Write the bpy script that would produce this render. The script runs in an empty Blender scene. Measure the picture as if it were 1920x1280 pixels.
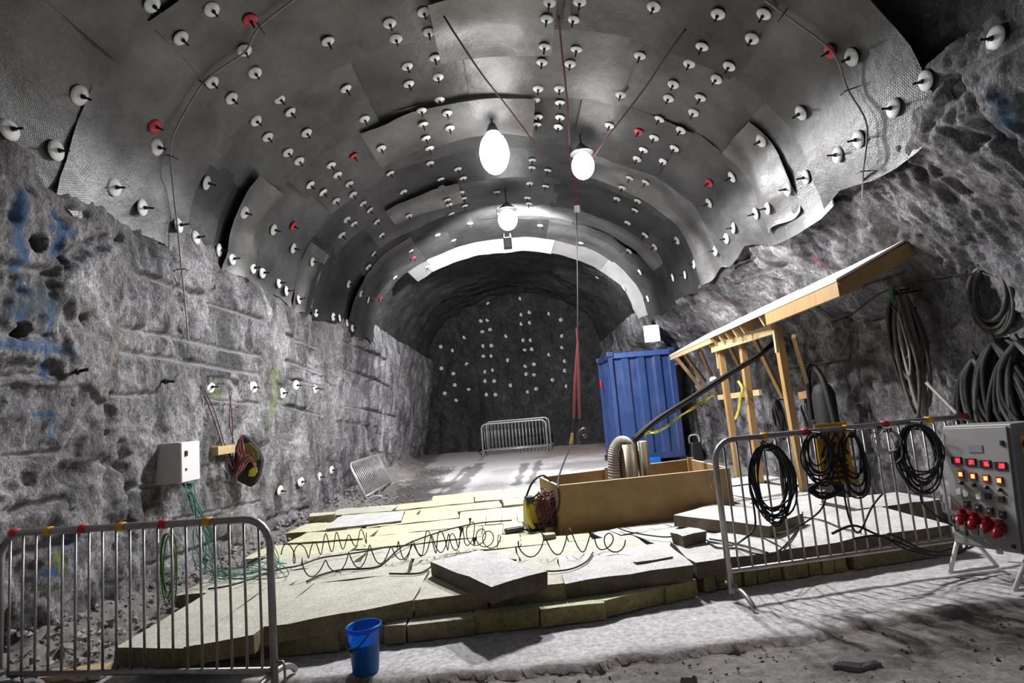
import bpy, math, random
import numpy as np
from mathutils import Vector, Matrix, Quaternion
from mathutils.bvhtree import BVHTree

# ------------------------------------------------------------------ camera, world, exposure
SC = bpy.context.scene
COL = SC.collection
F, VPX, VPY, ROLL, CAMH = 1070.0, 970.0, 765.0, math.radians(4.8), 1.6
_d = Vector((VPX - 960, 640 - VPY, -F)).normalized()
_u = Vector((-math.sin(ROLL), math.cos(ROLL), 0))
_z = (_u - _d * _u.dot(_d)).normalized()
_x = _d.cross(_z)
cam = bpy.data.cameras.new('camera')
cam.sensor_width = 36.0
cam.lens = 36.0 * F / 1920.0
cam.clip_start = 0.05
camo = bpy.data.objects.new('camera', cam)
COL.objects.link(camo)
camo.matrix_world = Matrix(((_x.x, _x.y, _x.z, 0), (_d.x, _d.y, _d.z, 0), (_z.x, _z.y, _z.z, CAMH), (0, 0, 0, 1)))
SC.camera = camo
W = bpy.data.worlds.new('world')
SC.world = W
W.use_nodes = True
W.node_tree.nodes['Background'].inputs[0].default_value = (0.80, 0.82, 0.90, 1)
W.node_tree.nodes['Background'].inputs[1].default_value = 0.16  # even ambient added in place of lamps out of view
SC.view_settings.view_transform = 'Standard'
SC.view_settings.look = 'None'
SC.view_settings.gamma = 1.0
SC.view_settings.use_curve_mapping = False
SC.view_settings.exposure = 0.0
LAMP = 17.0           # emission strength of the three glowing globes
DOWN = (900.0, 850.0, 1000.0)   # watts thrown downwards by each work lamp
FARW = 2600.0          # watts of a beam added at the last lamp to brighten the far end


def ray(px, py):
    c = Vector((px - 960, 640 - py, -F))
    return Vector((_x.dot(c), _d.dot(c), _z.dot(c)))


def P(px, py, X=None, Y=None, Z=None):
    """photograph direction met with a real plane of the tunnel"""
    r = ray(px, py)
    t = X / r.x if X is not None else Y / r.y if Y is not None else (Z - CAMH) / r.z
    return Vector((r.x * t, r.y * t, r.z * t + CAMH))


rnd = random.Random(7)
R = math.radians

# ------------------------------------------------------------------ noise (numpy)


def _hash(i, j, k, s):
    n = (i * 374761393 + j * 668265263 + k * 2147483647 + s * 1274126177) & 0xFFFFFFFF
    n = ((n ^ (n >> 13)) * 1274126177) & 0xFFFFFFFF
    n = ((n ^ (n >> 16)) * 2246822519) & 0xFFFFFFFF
    return (n ^ (n >> 15)).astype(np.float64) / 4294967295.0 * 2 - 1


def vn(x, y, z, s=0):
    x, y, z = np.broadcast_arrays(x, y, z)
    i, j, k = (np.floor(a).astype(np.int64) for a in (x, y, z))
    f = [a - np.floor(a) for a in (x, y, z)]
    u, v, w = (t * t * (3 - 2 * t) for t in f)
    r = 0
    for a in (0, 1):
        for b in (0, 1):
            for c in (0, 1):
                r = r + _hash(i + a, j + b, k + c, s) * (u if a else 1 - u) * (v if b else 1 - v) * (w if c else 1 - w)
    return r


def fbm(x, y, z, o=4, s=0, g=0.5):
    r, a, f = 0, 1.0, 1.0
    for n in range(o):
        r = r + a * vn(x * f, y * f, z * f, s + n)
        a *= g
        f *= 2.03
    return r


def ridge(x, y, z, o=4, s=0):
    r, a, f = 0, 1.0, 1.0
    for n in range(o):
        r = r + a * (1 - 2 * np.abs(vn(x * f, y * f, z * f, s + n)))
        a *= 0.5
        f *= 2.1
    return r


def sm(a, b, x):
    t = np.clip((x - a) / (b - a), 0, 1)
    return t * t * (3 - 2 * t)


# ------------------------------------------------------------------ materials
MATS = {}


def mat(name, col, rough=0.6, metal=0.0, var=0.0, scale=8.0, bump=0.0, bscale=40.0, emit=None, estr=0.0, dirt=None, dscale=3.0, damt=0.5, stretch=None, coat=0):
    """principled material with noise colour variation, dirt blotches and bump"""
    m = bpy.data.materials.new(name)
    m.use_nodes = True
    nt = m.node_tree
    N, L = nt.nodes, nt.links
    b = N['Principled BSDF']
    b.inputs['Roughness'].default_value = rough
    b.inputs['Metallic'].default_value = metal
    b.inputs['Base Color'].default_value = (*col, 1)
    if emit:
        b.inputs['Emission Color'].default_value = (*emit, 1)
        b.inputs['Emission Strength'].default_value = estr
    if var or bump or dirt:
        tc = N.new('ShaderNodeTexCoord')
        src = tc.outputs['Object']
        if stretch:
            mp = N.new('ShaderNodeMapping')
            mp.inputs['Scale'].default_value = stretch
            L.new(src, mp.inputs[0])
            src = mp.outputs[0]
    if var:
        n = N.new('ShaderNodeTexNoise')
        n.inputs['Scale'].default_value = scale
        n.inputs['Detail'].default_value = 6
        n.inputs['Roughness'].default_value = 0.65
        L.new(src, n.inputs['Vector'])
        r = N.new('ShaderNodeValToRGB')
        r.color_ramp.elements[0].position = 0.28
        r.color_ramp.elements[1].position = 0.72
        r.color_ramp.elements[0].color = (*[max(0, c * (1 - var)) for c in col], 1)
        r.color_ramp.elements[1].color = (*[min(1, c * (1 + var)) for c in col], 1)
        L.new(n.outputs[0], r.inputs[0])
        out = r.outputs[0]
        if dirt:
            n2 = N.new('ShaderNodeTexNoise')
            n2.inputs['Scale'].default_value = dscale
            n2.inputs['Detail'].default_value = 8
            n2.inputs['Roughness'].default_value = 0.7
            L.new(src, n2.inputs['Vector'])
            r2 = N.new('ShaderNodeValToRGB')
            r2.color_ramp.elements[0].position = 0.46
            r2.color_ramp.elements[1].position = 0.64
            r2.color_ramp.elements[0].color = (0, 0, 0, 1)
            r2.color_ramp.elements[1].color = (damt, damt, damt, 1)
            L.new(n2.outputs[0], r2.inputs[0])
            mx = N.new('ShaderNodeMix')
            mx.data_type = 'RGBA'
            L.new(r2.outputs[0], mx.inputs[0])
            L.new(out, mx.inputs[6])
            mx.inputs[7].default_value = (*dirt, 1)
            out = mx.outputs[2]
        L.new(out, b.inputs['Base Color'])
    if bump:
        n = N.new('ShaderNodeTexNoise')
        n.inputs['Scale'].default_value = bscale
        n.inputs['Detail'].default_value = 6
        n.inputs['Roughness'].default_value = 0.7
        L.new(src, n.inputs['Vector'])
        bp = N.new('ShaderNodeBump')
        bp.inputs['Strength'].default_value = bump
        bp.inputs['Distance'].default_value = 0.03
        L.new(n.outputs[0], bp.inputs['Height'])
        L.new(bp.outputs[0], b.inputs['Normal'])
    MATS[name] = m
    return m


def rock_mat(name, dark, mid, light, stretch=(1, 1, 1), scale=2.2, contrast=(0.34, 0.5, 0.68), bump=0.9, tint=None):
    """broken rock: large patches, pale crystalline streaks, dark flecks, survey marks and painted-in tones from the mark attribute"""
    m = bpy.data.materials.new(name)
    m.use_nodes = True
    N, L = m.node_tree.nodes, m.node_tree.links
    b = N['Principled BSDF']
    b.inputs['Roughness'].default_value = 0.75
    b.inputs['Specular IOR Level'].default_value = 0.35
    tc = N.new('ShaderNodeTexCoord')
    mp = N.new('ShaderNodeMapping')
    mp.inputs['Scale'].default_value = stretch
    L.new(tc.outputs['Object'], mp.inputs[0])

    def noise(sc, det, ro, dist=0.0):
        n = N.new('ShaderNodeTexNoise')
        n.inputs['Scale'].default_value = sc
        n.inputs['Detail'].default_value = det
        n.inputs['Roughness'].default_value = ro
        n.inputs['Distortion'].default_value = dist
        L.new(mp.outputs[0], n.inputs['Vector'])
        return n.outputs[0]

    def ramp(src, stops):
        r = N.new('ShaderNodeValToRGB')
        els = r.color_ramp.elements
        for k, (p, c) in enumerate(stops):
            e = els[k] if k < 2 else els.new(p)
            e.position = p
            e.color = (*c, 1)
        L.new(src, r.inputs[0])
        return r.outputs[0]

    def mixc(f, a, c, typ='MIX'):
        x = N.new('ShaderNodeMix')
        x.data_type = 'RGBA'
        x.blend_type = typ
        for s, v in ((0, f), (6, a), (7, c)):
            if isinstance(v, (int, float)):
                x.inputs[s].default_value = v
            elif isinstance(v, tuple):
                x.inputs[s].default_value = (*v, 1)
            else:
                L.new(v, x.inputs[s])
        return x.outputs[2]
    base = ramp(noise(scale, 12, 0.72, 0.6), [(contrast[0], dark), (contrast[1], mid), (contrast[2], light)])
    fine = ramp(noise(scale * 14, 9, 0.8, 1.2), [(0.36, (0.30, 0.30, 0.31)), (0.49, (0.95, 0.95, 0.95)), (0.64, (1.9, 1.88, 1.9))])
    c = mixc(1.0, base, fine, 'MULTIPLY')
    if tint:
        c = mixc(ramp(noise(0.9, 5, 0.6), [(0.5, (0, 0, 0)), (0.68, (0.45, 0.45, 0.45))]), c, tint)
    at = N.new('ShaderNodeAttribute')
    at.attribute_name = 'mark'
    c = mixc(at.outputs['Alpha'], c, at.outputs['Color'])
    L.new(c, b.inputs['Base Color'])
    bp = N.new('ShaderNodeBump')
    bp.inputs['Strength'].default_value = bump
    bp.inputs['Distance'].default_value = 0.06
    ad = N.new('ShaderNodeMath')
    ad.operation = 'MULTIPLY_ADD'
    L.new(noise(7, 12, 0.75, 0.8), ad.inputs[0])
    ad.inputs[1].default_value = 1.0
    L.new(noise(38, 6, 0.7), ad.inputs[2])
    L.new(ad.outputs[0], bp.inputs['Height'])
    L.new(bp.outputs[0], b.inputs['Normal'])
    MATS[name] = m
    return m


def panel_mat():
    """steel mesh sheet: fine woven relief along its own uv, galvanised grey, dusty blotches"""
    m = bpy.data.materials.new('roof_mesh')
    m.use_nodes = True
    N, L = m.node_tree.nodes, m.node_tree.links
    b = N['Principled BSDF']
    uv = N.new('ShaderNodeUVMap')
    oi = N.new('ShaderNodeObjectInfo')
    tc = N.new('ShaderNodeTexCoord')

    def wave(rot, sc):
        mp = N.new('ShaderNodeMapping')
        mp.inputs['Rotation'].default_value = (0, 0, rot)
        L.new(uv.outputs[0], mp.inputs[0])
        w = N.new('ShaderNodeTexWave')
        w.inputs['Scale'].default_value = sc
        w.inputs['Distortion'].default_value = 0.4
        w.inputs['Detail'].default_value = 1
        L.new(mp.outputs[0], w.inputs['Vector'])
        return w.outputs['Fac']
    mul = N.new('ShaderNodeMath')
    mul.operation = 'MULTIPLY'
    L.new(wave(R(52), 21.0), mul.inputs[0])
    L.new(wave(R(-52), 21.0), mul.inputs[1])
    n = N.new('ShaderNodeTexNoise')
    n.inputs['Scale'].default_value = 1.3
    n.inputs['Detail'].default_value = 9
    n.inputs['Roughness'].default_value = 0.68
    L.new(tc.outputs['Object'], n.inputs['Vector'])
    r = N.new('ShaderNodeValToRGB')
    r.color_ramp.elements[0].position = 0.3
    r.color_ramp.elements[1].position = 0.75
    r.color_ramp.elements[0].color = (0.045, 0.045, 0.045, 1)
    r.color_ramp.elements[1].color = (0.155, 0.155, 0.158, 1)
    L.new(n.outputs[0], r.inputs[0])
    r2 = N.new('ShaderNodeMapRange')
    r2.inputs['To Min'].default_value = 0.6
    r2.inputs['To Max'].default_value = 1.5
    L.new(oi.outputs['Random'], r2.inputs['Value'])
    mx = N.new('ShaderNodeMix')
    mx.data_type = 'RGBA'
    mx.blend_type = 'MULTIPLY'
    mx.inputs[0].default_value = 1
    L.new(r.outputs[0], mx.inputs[6])
    cb = N.new('ShaderNodeCombineColor')
    for k in range(3):
        L.new(r2.outputs[0], cb.inputs[k])
    L.new(cb.outputs[0], mx.inputs[7])
    wr = N.new('ShaderNodeValToRGB')
    wr.color_ramp.elements[0].color = (0.80, 0.80, 0.80, 1)
    wr.color_ramp.elements[1].color = (1.22, 1.22, 1.22, 1)
    wr.color_ramp.elements[1].position = 0.6
    L.new(mul.outputs[0], wr.inputs[0])
    mx2 = N.new('ShaderNodeMix')
    mx2.data_type = 'RGBA'
    mx2.blend_type = 'MULTIPLY'
    mx2.inputs[0].default_value = 1
    L.new(mx.outputs[2], mx2.inputs[6])
    L.new(wr.outputs[0], mx2.inputs[7])
    at = N.new('ShaderNodeAttribute')
    at.attribute_name = 'mark'
    mx3 = N.new('ShaderNodeMix')
    mx3.data_type = 'RGBA'
    L.new(at.outputs['Alpha'], mx3.inputs[0])
    L.new(mx2.outputs[2], mx3.inputs[6])
    L.new(at.outputs['Color'], mx3.inputs[7])
    L.new(mx3.outputs[2], b.inputs['Base Color'])
    b.inputs['Metallic'].default_value = 0.6
    b.inputs['Roughness'].default_value = 0.38
    bp = N.new('ShaderNodeBump')
    bp.inputs['Strength'].default_value = 0.3
    bp.inputs['Distance'].default_value = 0.004
    L.new(mul.outputs[0], bp.inputs['Height'])
    bp2 = N.new('ShaderNodeBump')
    bp2.inputs['Strength'].default_value = 0.25
    bp2.inputs['Distance'].default_value = 0.12
    L.new(n.outputs[0], bp2.inputs['Height'])
    L.new(bp.outputs[0], bp2.inputs['Normal'])
    L.new(bp2.outputs[0], b.inputs['Normal'])
    MATS['roof_mesh'] = m
    return m


def ground_mat(name):
    """ground whose true colour (dust, gravel, tracks) is the vertex colour, with grit on top"""
    m = bpy.data.materials.new(name)
    m.use_nodes = True
    N, L = m.node_tree.nodes, m.node_tree.links
    b = N['Principled BSDF']
    b.inputs['Roughness'].default_value = 0.9
    at = N.new('ShaderNodeAttribute')
    at.attribute_name = 'ground'
    tc = N.new('ShaderNodeTexCoord')
    n = N.new('ShaderNodeTexNoise')
    n.inputs['Scale'].default_value = 26
    n.inputs['Detail'].default_value = 9
    n.inputs['Roughness'].default_value = 0.78
    L.new(tc.outputs['Object'], n.inputs['Vector'])
    r = N.new('ShaderNodeValToRGB')
    r.color_ramp.elements[0].position = 0.3
    r.color_ramp.elements[1].position = 0.66
    r.color_ramp.elements[0].color = (0.38, 0.37, 0.36, 1)
    r.color_ramp.elements[1].color = (1.25, 1.25, 1.26, 1)
    L.new(n.outputs[0], r.inputs[0])
    mx = N.new('ShaderNodeMix')
    mx.data_type = 'RGBA'
    mx.blend_type = 'MULTIPLY'
    mx.inputs[0].default_value = 1
    L.new(at.outputs['Color'], mx.inputs[6])
    L.new(r.outputs[0], mx.inputs[7])
    L.new(mx.outputs[2], b.inputs['Base Color'])
    bp = N.new('ShaderNodeBump')
    bp.inputs['Strength'].default_value = 0.6
    bp.inputs['Distance'].default_value = 0.02
    L.new(n.outputs[0], bp.inputs['Height'])
    L.new(bp.outputs[0], b.inputs['Normal'])
    MATS[name] = m
    return m


def wool_mat(name, top, side):
    """mineral wool: olive brown fibre on cut faces, settled pale dust on faces that look up"""
    m = bpy.data.materials.new(name)
    m.use_nodes = True
    N, L = m.node_tree.nodes, m.node_tree.links
    b = N['Principled BSDF']
    b.inputs['Roughness'].default_value = 0.95
    tc = N.new('ShaderNodeTexCoord')
    g = N.new('ShaderNodeNewGeometry')
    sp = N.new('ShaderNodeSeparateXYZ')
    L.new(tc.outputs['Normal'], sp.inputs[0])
    n = N.new('ShaderNodeTexNoise')
    n.inputs['Scale'].default_value = 5
    n.inputs['Detail'].default_value = 9
    n.inputs['Roughness'].default_value = 0.75
    L.new(g.outputs['Position'], n.inputs['Vector'])
    nf = N.new('ShaderNodeTexNoise')
    nf.inputs['Scale'].default_value = 45
    nf.inputs['Detail'].default_value = 6
    nf.inputs['Roughness'].default_value = 0.8
    L.new(g.outputs['Position'], nf.inputs['Vector'])

    def ramp(src, a, c, p0, p1):
        r = N.new('ShaderNodeValToRGB')
        r.color_ramp.elements[0].position = p0
        r.color_ramp.elements[1].position = p1
        r.color_ramp.elements[0].color = (*a, 1)
        r.color_ramp.elements[1].color = (*c, 1)
        L.new(src, r.inputs[0])
        return r.outputs[0]
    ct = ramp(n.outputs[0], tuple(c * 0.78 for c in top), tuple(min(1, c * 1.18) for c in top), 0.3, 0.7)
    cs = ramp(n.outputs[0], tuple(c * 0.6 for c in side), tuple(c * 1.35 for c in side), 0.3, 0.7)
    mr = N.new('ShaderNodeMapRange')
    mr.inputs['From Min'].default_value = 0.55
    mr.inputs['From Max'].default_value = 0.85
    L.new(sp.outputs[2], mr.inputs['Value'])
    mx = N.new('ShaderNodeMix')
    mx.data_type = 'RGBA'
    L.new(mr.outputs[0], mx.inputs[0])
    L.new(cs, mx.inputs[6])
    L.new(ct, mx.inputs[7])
    mf = N.new('ShaderNodeMix')
    mf.data_type = 'RGBA'
    mf.blend_type = 'MULTIPLY'
    mf.inputs[0].default_value = 1
    L.new(mx.outputs[2], mf.inputs[6])
    L.new(ramp(nf.outputs[0], (0.62, 0.62, 0.6), (1.2, 1.2, 1.2), 0.32, 0.6), mf.inputs[7])
    L.new(mf.outputs[2], b.inputs['Base Color'])
    bp = N.new('ShaderNodeBump')
    bp.inputs['Strength'].default_value = 0.5
    bp.inputs['Distance'].default_value = 0.02
    L.new(nf.outputs[0], bp.inputs['Height'])
    L.new(bp.outputs[0], b.inputs['Normal'])
    MATS[name] = m
    return m


rock_mat('rock_left', (0.085, 0.085, 0.09), (0.25, 0.246, 0.26), (0.50, 0.495, 0.52), (1, 1, 0.6), 1.9, (0.39, 0.5, 0.62), tint=(0.21, 0.19, 0.175))
rock_mat('rock_right', (0.06, 0.06, 0.065), (0.21, 0.207, 0.22), (0.48, 0.475, 0.495), (1, 0.9, 0.42), 2.0, (0.40, 0.51, 0.62), tint=(0.12, 0.105, 0.098))
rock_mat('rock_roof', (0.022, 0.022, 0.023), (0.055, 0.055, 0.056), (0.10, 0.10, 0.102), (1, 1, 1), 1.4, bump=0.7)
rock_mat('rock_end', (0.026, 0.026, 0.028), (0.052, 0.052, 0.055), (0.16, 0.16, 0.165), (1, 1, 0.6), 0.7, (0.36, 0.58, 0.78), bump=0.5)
panel_mat()
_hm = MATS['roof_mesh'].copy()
_hm.name = 'lit_mesh'  # lamp light on the last hoop put into a lighter mesh colour
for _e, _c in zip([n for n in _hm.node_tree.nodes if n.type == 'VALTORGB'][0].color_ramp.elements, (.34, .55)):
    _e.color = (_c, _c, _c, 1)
MATS['lit_mesh'] = _hm
ground_mat('ground')
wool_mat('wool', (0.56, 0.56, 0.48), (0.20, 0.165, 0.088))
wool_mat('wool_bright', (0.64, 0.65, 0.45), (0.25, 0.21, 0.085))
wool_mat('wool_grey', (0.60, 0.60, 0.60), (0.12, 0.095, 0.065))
mat('plate_white', (0.86, 0.86, 0.86), 0.45, 0.0, 0.08, 30)
mat('plate_grey', (0.60, 0.60, 0.60), 0.5, 0.0, 0.25, 30)
mat('plate_red', (0.62, 0.035, 0.06), 0.5, 0.0, 0.2, 30)
mat('rod_dark', (0.035, 0.033, 0.032), 0.5, 0.6, 0.3, 60)
mat('galvanised', (0.36, 0.35, 0.34), 0.42, 0.75, 0.28, 14, 0.1, 60, dirt=(0.33, 0.27, 0.24), dscale=5, damt=0.6)
mat('galvanised_bright', (0.62, 0.62, 0.62), 0.4, 0.5, 0.15, 14)
mat('tape_red', (0.62, 0.02, 0.02), 0.5, 0, 0.15, 40)
mat('tape_yellow', (0.80, 0.42, 0.02), 0.5, 0, 0.15, 40)
mat('rubber', (0.010, 0.010, 0.011), 0.65, 0, 0.4, 30)
mat('hose_grey', (0.060, 0.057, 0.053), 0.6, 0, 0.35, 20)
mat('hose_brown', (0.17, 0.155, 0.14), 0.6, 0, 0.35, 20)
mat('hose_pale', (0.34, 0.33, 0.32), 0.55, 0, 0.25, 20)
mat('rope_red', (0.075, 0.007, 0.011), 0.8, 0, 0.35, 60)
mat('cord_maroon', (0.10, 0.028, 0.032), 0.7, 0, 0.35, 40)
mat('cord_pink', (0.42, 0.16, 0.15), 0.7, 0, 0.3, 40)
mat('wire_green', (0.02, 0.13, 0.09), 0.6, 0, 0.3, 40)
mat('cord_lime', (0.08, 0.18, 0.03), 0.6, 0, 0.3, 40)
mat('conduit', (0.30, 0.29, 0.28), 0.6, 0, 0.2, 20)
mat('container_blue', (0.013, 0.036, 0.125), 0.45, 0.0, 0.3, 5, 0.05, 20, dirt=(0.05, 0.055, 0.10), dscale=2.5, damt=0.55, stretch=(1, 1, 0.35))
mat('container_blue_pale', (0.03, 0.07, 0.22), 0.45, 0.0, 0.25, 5)
mat('plywood', (0.29, 0.18, 0.068), 0.7, 0.0, 0.18, 3, 0.08, 30, dirt=(0.20, 0.115, 0.045), dscale=7, damt=0.5, stretch=(1, 1, 1))
mat('ply_edge', (0.68, 0.58, 0.42), 0.8, 0.0, 0.15, 40)
mat('timber', (0.33, 0.20, 0.075), 0.65, 0.0, 0.18, 6, 0.06, 30, stretch=(3, 3, 0.5))
mat('timber_pale', (0.46, 0.34, 0.18), 0.7, 0.0, 0.18, 6, stretch=(3, 3, 3))
mat('timber_dark', (0.22, 0.12, 0.045), 0.7, 0.0, 0.2, 6)
mat('roof_sheet', (0.74, 0.72, 0.70), 0.6, 0.0, 0.12, 8, 0.2, 12)
mat('cabinet_white', (0.70, 0.70, 0.72), 0.4, 0, 0.04, 5)
mat('cabinet_shade', (0.46, 0.42, 0.39), 0.5, 0, 0.1, 5)
mat('panel_grey', (0.25, 0.245, 0.24), 0.42, 0, 0.06, 6)
mat('panel_plate', (0.20, 0.20, 0.21), 0.5, 0.3, 0.1, 20)
mat('black_plastic', (0.014, 0.014, 0.015), 0.4, 0, 0.2, 20)
mat('white_paint', (0.82, 0.80, 0.80), 0.4, 0, 0.06, 30)
mat('paper_tag', (0.74, 0.66, 0.66), 0.7, 0, 0.06, 30)
mat('red_plastic', (0.36, 0.008, 0.015), 0.3, 0, 0.15, 20)
mat('red_glow', (0.3, 0.0, 0.01), 0.5, emit=(1.0, 0.05, 0.09), estr=2.2)
mat('red_dim', (0.12, 0.0, 0.005), 0.4, emit=(1.0, 0.01, 0.02), estr=0.25)
mat('orange_glow', (0.3, 0.1, 0.0), 0.5, emit=(1.0, 0.45, 0.12), estr=2.0)
mat('yellow_plastic', (0.52, 0.40, 0.02), 0.45, 0, 0.2, 8)
mat('sign_yellow', (0.74, 0.40, 0.015), 0.55, 0, 0.12, 8)
mat('sign_black', (0.02, 0.012, 0.01), 0.6, 0, 0.1, 8)
mat('bag_black', (0.012, 0.012, 0.011), 0.7, 0, 0.3, 20)
mat('olive_cloth', (0.13, 0.095, 0.015), 0.8, 0, 0.25, 20)
bm_ = mat('bucket_blue', (0.015, 0.19, 0.58), 0.32)
_t = bm_.node_tree.nodes.new('ShaderNodeBsdfTranslucent')
_t.inputs[0].default_value = (0.07, 0.40, 0.95, 1)
_s = bm_.node_tree.nodes.new('ShaderNodeMixShader')
_s.inputs[0].default_value = 0.45
bm_.node_tree.links.new(bm_.node_tree.nodes['Principled BSDF'].outputs[0], _s.inputs[1])
bm_.node_tree.links.new(_t.outputs[0], _s.inputs[2])
bm_.node_tree.links.new(_s.outputs[0], bm_.node_tree.nodes['Material Output'].inputs[0])
mat('murky_water', (0.03, 0.035, 0.045), 0.15)
mat('duct_steel', (0.42, 0.36, 0.27), 0.30, 0.85, 0.2, 3, stretch=(4, 4, 0.4))
mat('hose_ribbed', (0.42, 0.40, 0.36), 0.5, 0.1, 0.12, 10)
mat('tape_caution', (0.72, 0.66, 0.05), 0.5, 0, 0.3, 12)
mat('lamp_light', (1, 1, 1), 0.5, emit=(1.0, 0.985, 0.97), estr=LAMP)
mat('led_light', (1, 1, 1), 0.5, emit=(1.0, 0.95, 1.0), estr=5.0)
mat('lamp_body', (0.10, 0.11, 0.12), 0.4, 0.5, 0.1, 10)
mat('stone', (0.26, 0.255, 0.265), 0.85, 0, 0.6, 3, 0.5, 40)
mat('stone_dark', (0.19, 0.18, 0.175), 0.85, 0, 0.6, 3, 0.5, 40)
mat('hole_dark', (0.05, 0.048, 0.046), 0.9, 0, 0.2, 10)

# ------------------------------------------------------------------ mesh builder
ORG = {}


class MB:
    def __init__(self):
        self.v, self.f = [], []

    def add(self, vs, fs):
        n = len(self.v)
        self.v += [tuple(p) for p in vs]
        self.f += [tuple(i + n for i in q) for q in fs]
        return self

    def box(self, c, s, rot=None, taper=1.0):
        hx, hy, hz = s[0] / 2, s[1] / 2, s[2] / 2
        vs = []
        for z in (-hz, hz):
            k = taper if z > 0 else 1
            for x, y in ((-hx, -hy), (hx, -hy), (hx, hy), (-hx, hy)):
                p = Vector((x * k, y * k, z))
                if rot is not None:
                    p = rot @ p
                vs.append(p + Vector(c))
        return self.add(vs, [(3, 2, 1, 0), (4, 5, 6, 7), (0, 1, 5, 4), (1, 2, 6, 5), (2, 3, 7, 6), (3, 0, 4, 7)])

    def bar(self, p, q, w, h=None, up=(0, 0, 1)):
        """rectangular bar from p to q; w sideways, h along up"""
        p, q = Vector(p), Vector(q)
        h = h or w
        d = (q - p).normalized()
        u = Vector(up)
        s = d.cross(u)
        if s.length < 1e-3:
            s = d.cross(Vector((1, 0, 0)))
        s.normalize()
        u = s.cross(d)
        vs = [a + s * i * w / 2 + u * j * h / 2 for a in (p, q) for i, j in ((-1, -1), (1, -1), (1, 1), (-1, 1))]
        return self.add(vs, [(0, 1, 2, 3), (7, 6, 5, 4), (0, 4, 5, 1), (1, 5, 6, 2), (2, 6, 7, 3), (3, 7, 4, 0)])

    def tube(self, pts, r, n=6, closed=False):
        pts = [Vector(p) for p in pts]
        m = len(pts)
        vs, fs = [], []
        prev = None
        for i, p in enumerate(pts):
            a = pts[(i - 1) % m] if (closed or i) else p
            b = pts[(i + 1) % m] if (closed or i < m - 1) else p
            d = (b - a).normalized() if (b - a).length > 1e-9 else Vector((0, 0, 1))
            if prev is None:
                s = d.cross(Vector((0, 0, 1)))
                if s.length < 1e-3:
                    s = d.cross(Vector((1, 0, 0)))
            else:
                s = prev - d * prev.dot(d)
                if s.length < 1e-4:
                    s = d.orthogonal()
            s.normalize()
            prev = s
            t = d.cross(s)
            rr = r[i] if isinstance(r, (list, tuple)) else r
            for k in range(n):
                a_ = 2 * math.pi * k / n
                vs.append(p + s * math.cos(a_) * rr + t * math.sin(a_) * rr)
        for i in range(m if closed else m - 1):
            for k in range(n):
                a, b = i * n + k, i * n + (k + 1) % n
                c, d2 = ((i + 1) % m) * n + (k + 1) % n, ((i + 1) % m) * n + k
                fs.append((a, b, c, d2))
        if not closed:
            fs.append(tuple(range(n - 1, -1, -1)))
            fs.append(tuple((m - 1) * n + k for k in range(n)))
        return self.add(vs, fs)

    def lathe(self, prof, c=(0, 0, 0), n=16, axis=None, cap=True):
        """profile of (radius, height) turned about z (or axis) at c"""
        q = Vector((0, 0, 1)).rotation_difference(Vector(axis)) if axis is not None else Quaternion()
        vs, fs = [], []
        for r, z in prof:
            for k in range(n):
                a = 2 * math.pi * k / n
                vs.append(q @ Vector((r * math.cos(a), r * math.sin(a), z)) + Vector(c))
        for i in range(len(prof) - 1):
            for k in range(n):
                fs.append((i * n + k, i * n + (k + 1) % n, (i + 1) * n + (k + 1) % n, (i + 1) * n + k))
        if cap:
            fs.append(tuple(range(n - 1, -1, -1)))
            fs.append(tuple((len(prof) - 1) * n + k for k in range(n)))
        return self.add(vs, fs)

    def build(self, name, m, parent=None, smooth=False, bevel=0):
        me = bpy.data.meshes.new(name)
        o = Vector((0, 0, 0))
        if parent is not None:
            o = ORG.get(parent.name, o)
        vs = [(a[0] - o.x, a[1] - o.y, a[2] - o.z) for a in self.v]
        me.from_pydata(vs, [], self.f)
        me.materials.append(MATS[m])
        if smooth:
            me.shade_smooth()
        ob = bpy.data.objects.new(name, me)
        COL.objects.link(ob)
        if parent is not None:
            ob.parent = parent
            ORG[ob.name] = o
        if bevel:
            md = ob.modifiers.new('edge', 'BEVEL')
            md.width = bevel
            md.segments = 2
            md.limit_method = 'ANGLE'
        return ob

    def build_top(self, name, m, loc, smooth=False, bevel=0):
        """a thing that is one mesh, its origin at loc"""
        loc = Vector(loc)
        self.v = [(a[0] - loc.x, a[1] - loc.y, a[2] - loc.z) for a in self.v]
        ob = self.build(name, m, None, smooth, bevel)
        ob.location = loc
        ORG[ob.name] = loc
        return ob


def tag(o, label, cat, group=None, kind=None):
    if label:
        o['label'] = label
    if cat:
        o['category'] = cat
    if group:
        o['group'] = group
    if kind:
        o['kind'] = kind
    return o


def thing(name, loc, label, cat, group=None):
    o = bpy.data.objects.new(name, None)
    COL.objects.link(o)
    o.empty_display_size = 0.1
    o.location = loc
    ORG[o.name] = Vector(loc)
    return tag(o, label, cat, group)


def smooth_pts(pts, n=8):
    """Catmull-Rom through the points"""
    pts = [Vector(p) for p in pts]
    if len(pts) < 3:
        return pts
    out = []
    for i in range(len(pts) - 1):
        p0, p1, p2, p3 = pts[max(i - 1, 0)], pts[i], pts[i + 1], pts[min(i + 2, len(pts) - 1)]
        for k in range(n):
            t = k / n
            out.append(0.5 * ((2 * p1) + (p2 - p0) * t + (2 * p0 - 5 * p1 + 4 * p2 - p3) * t * t + (3 * p1 - p0 - 3 * p2 + p3) * t ** 3))
    out.append(pts[-1])
    return out


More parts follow.
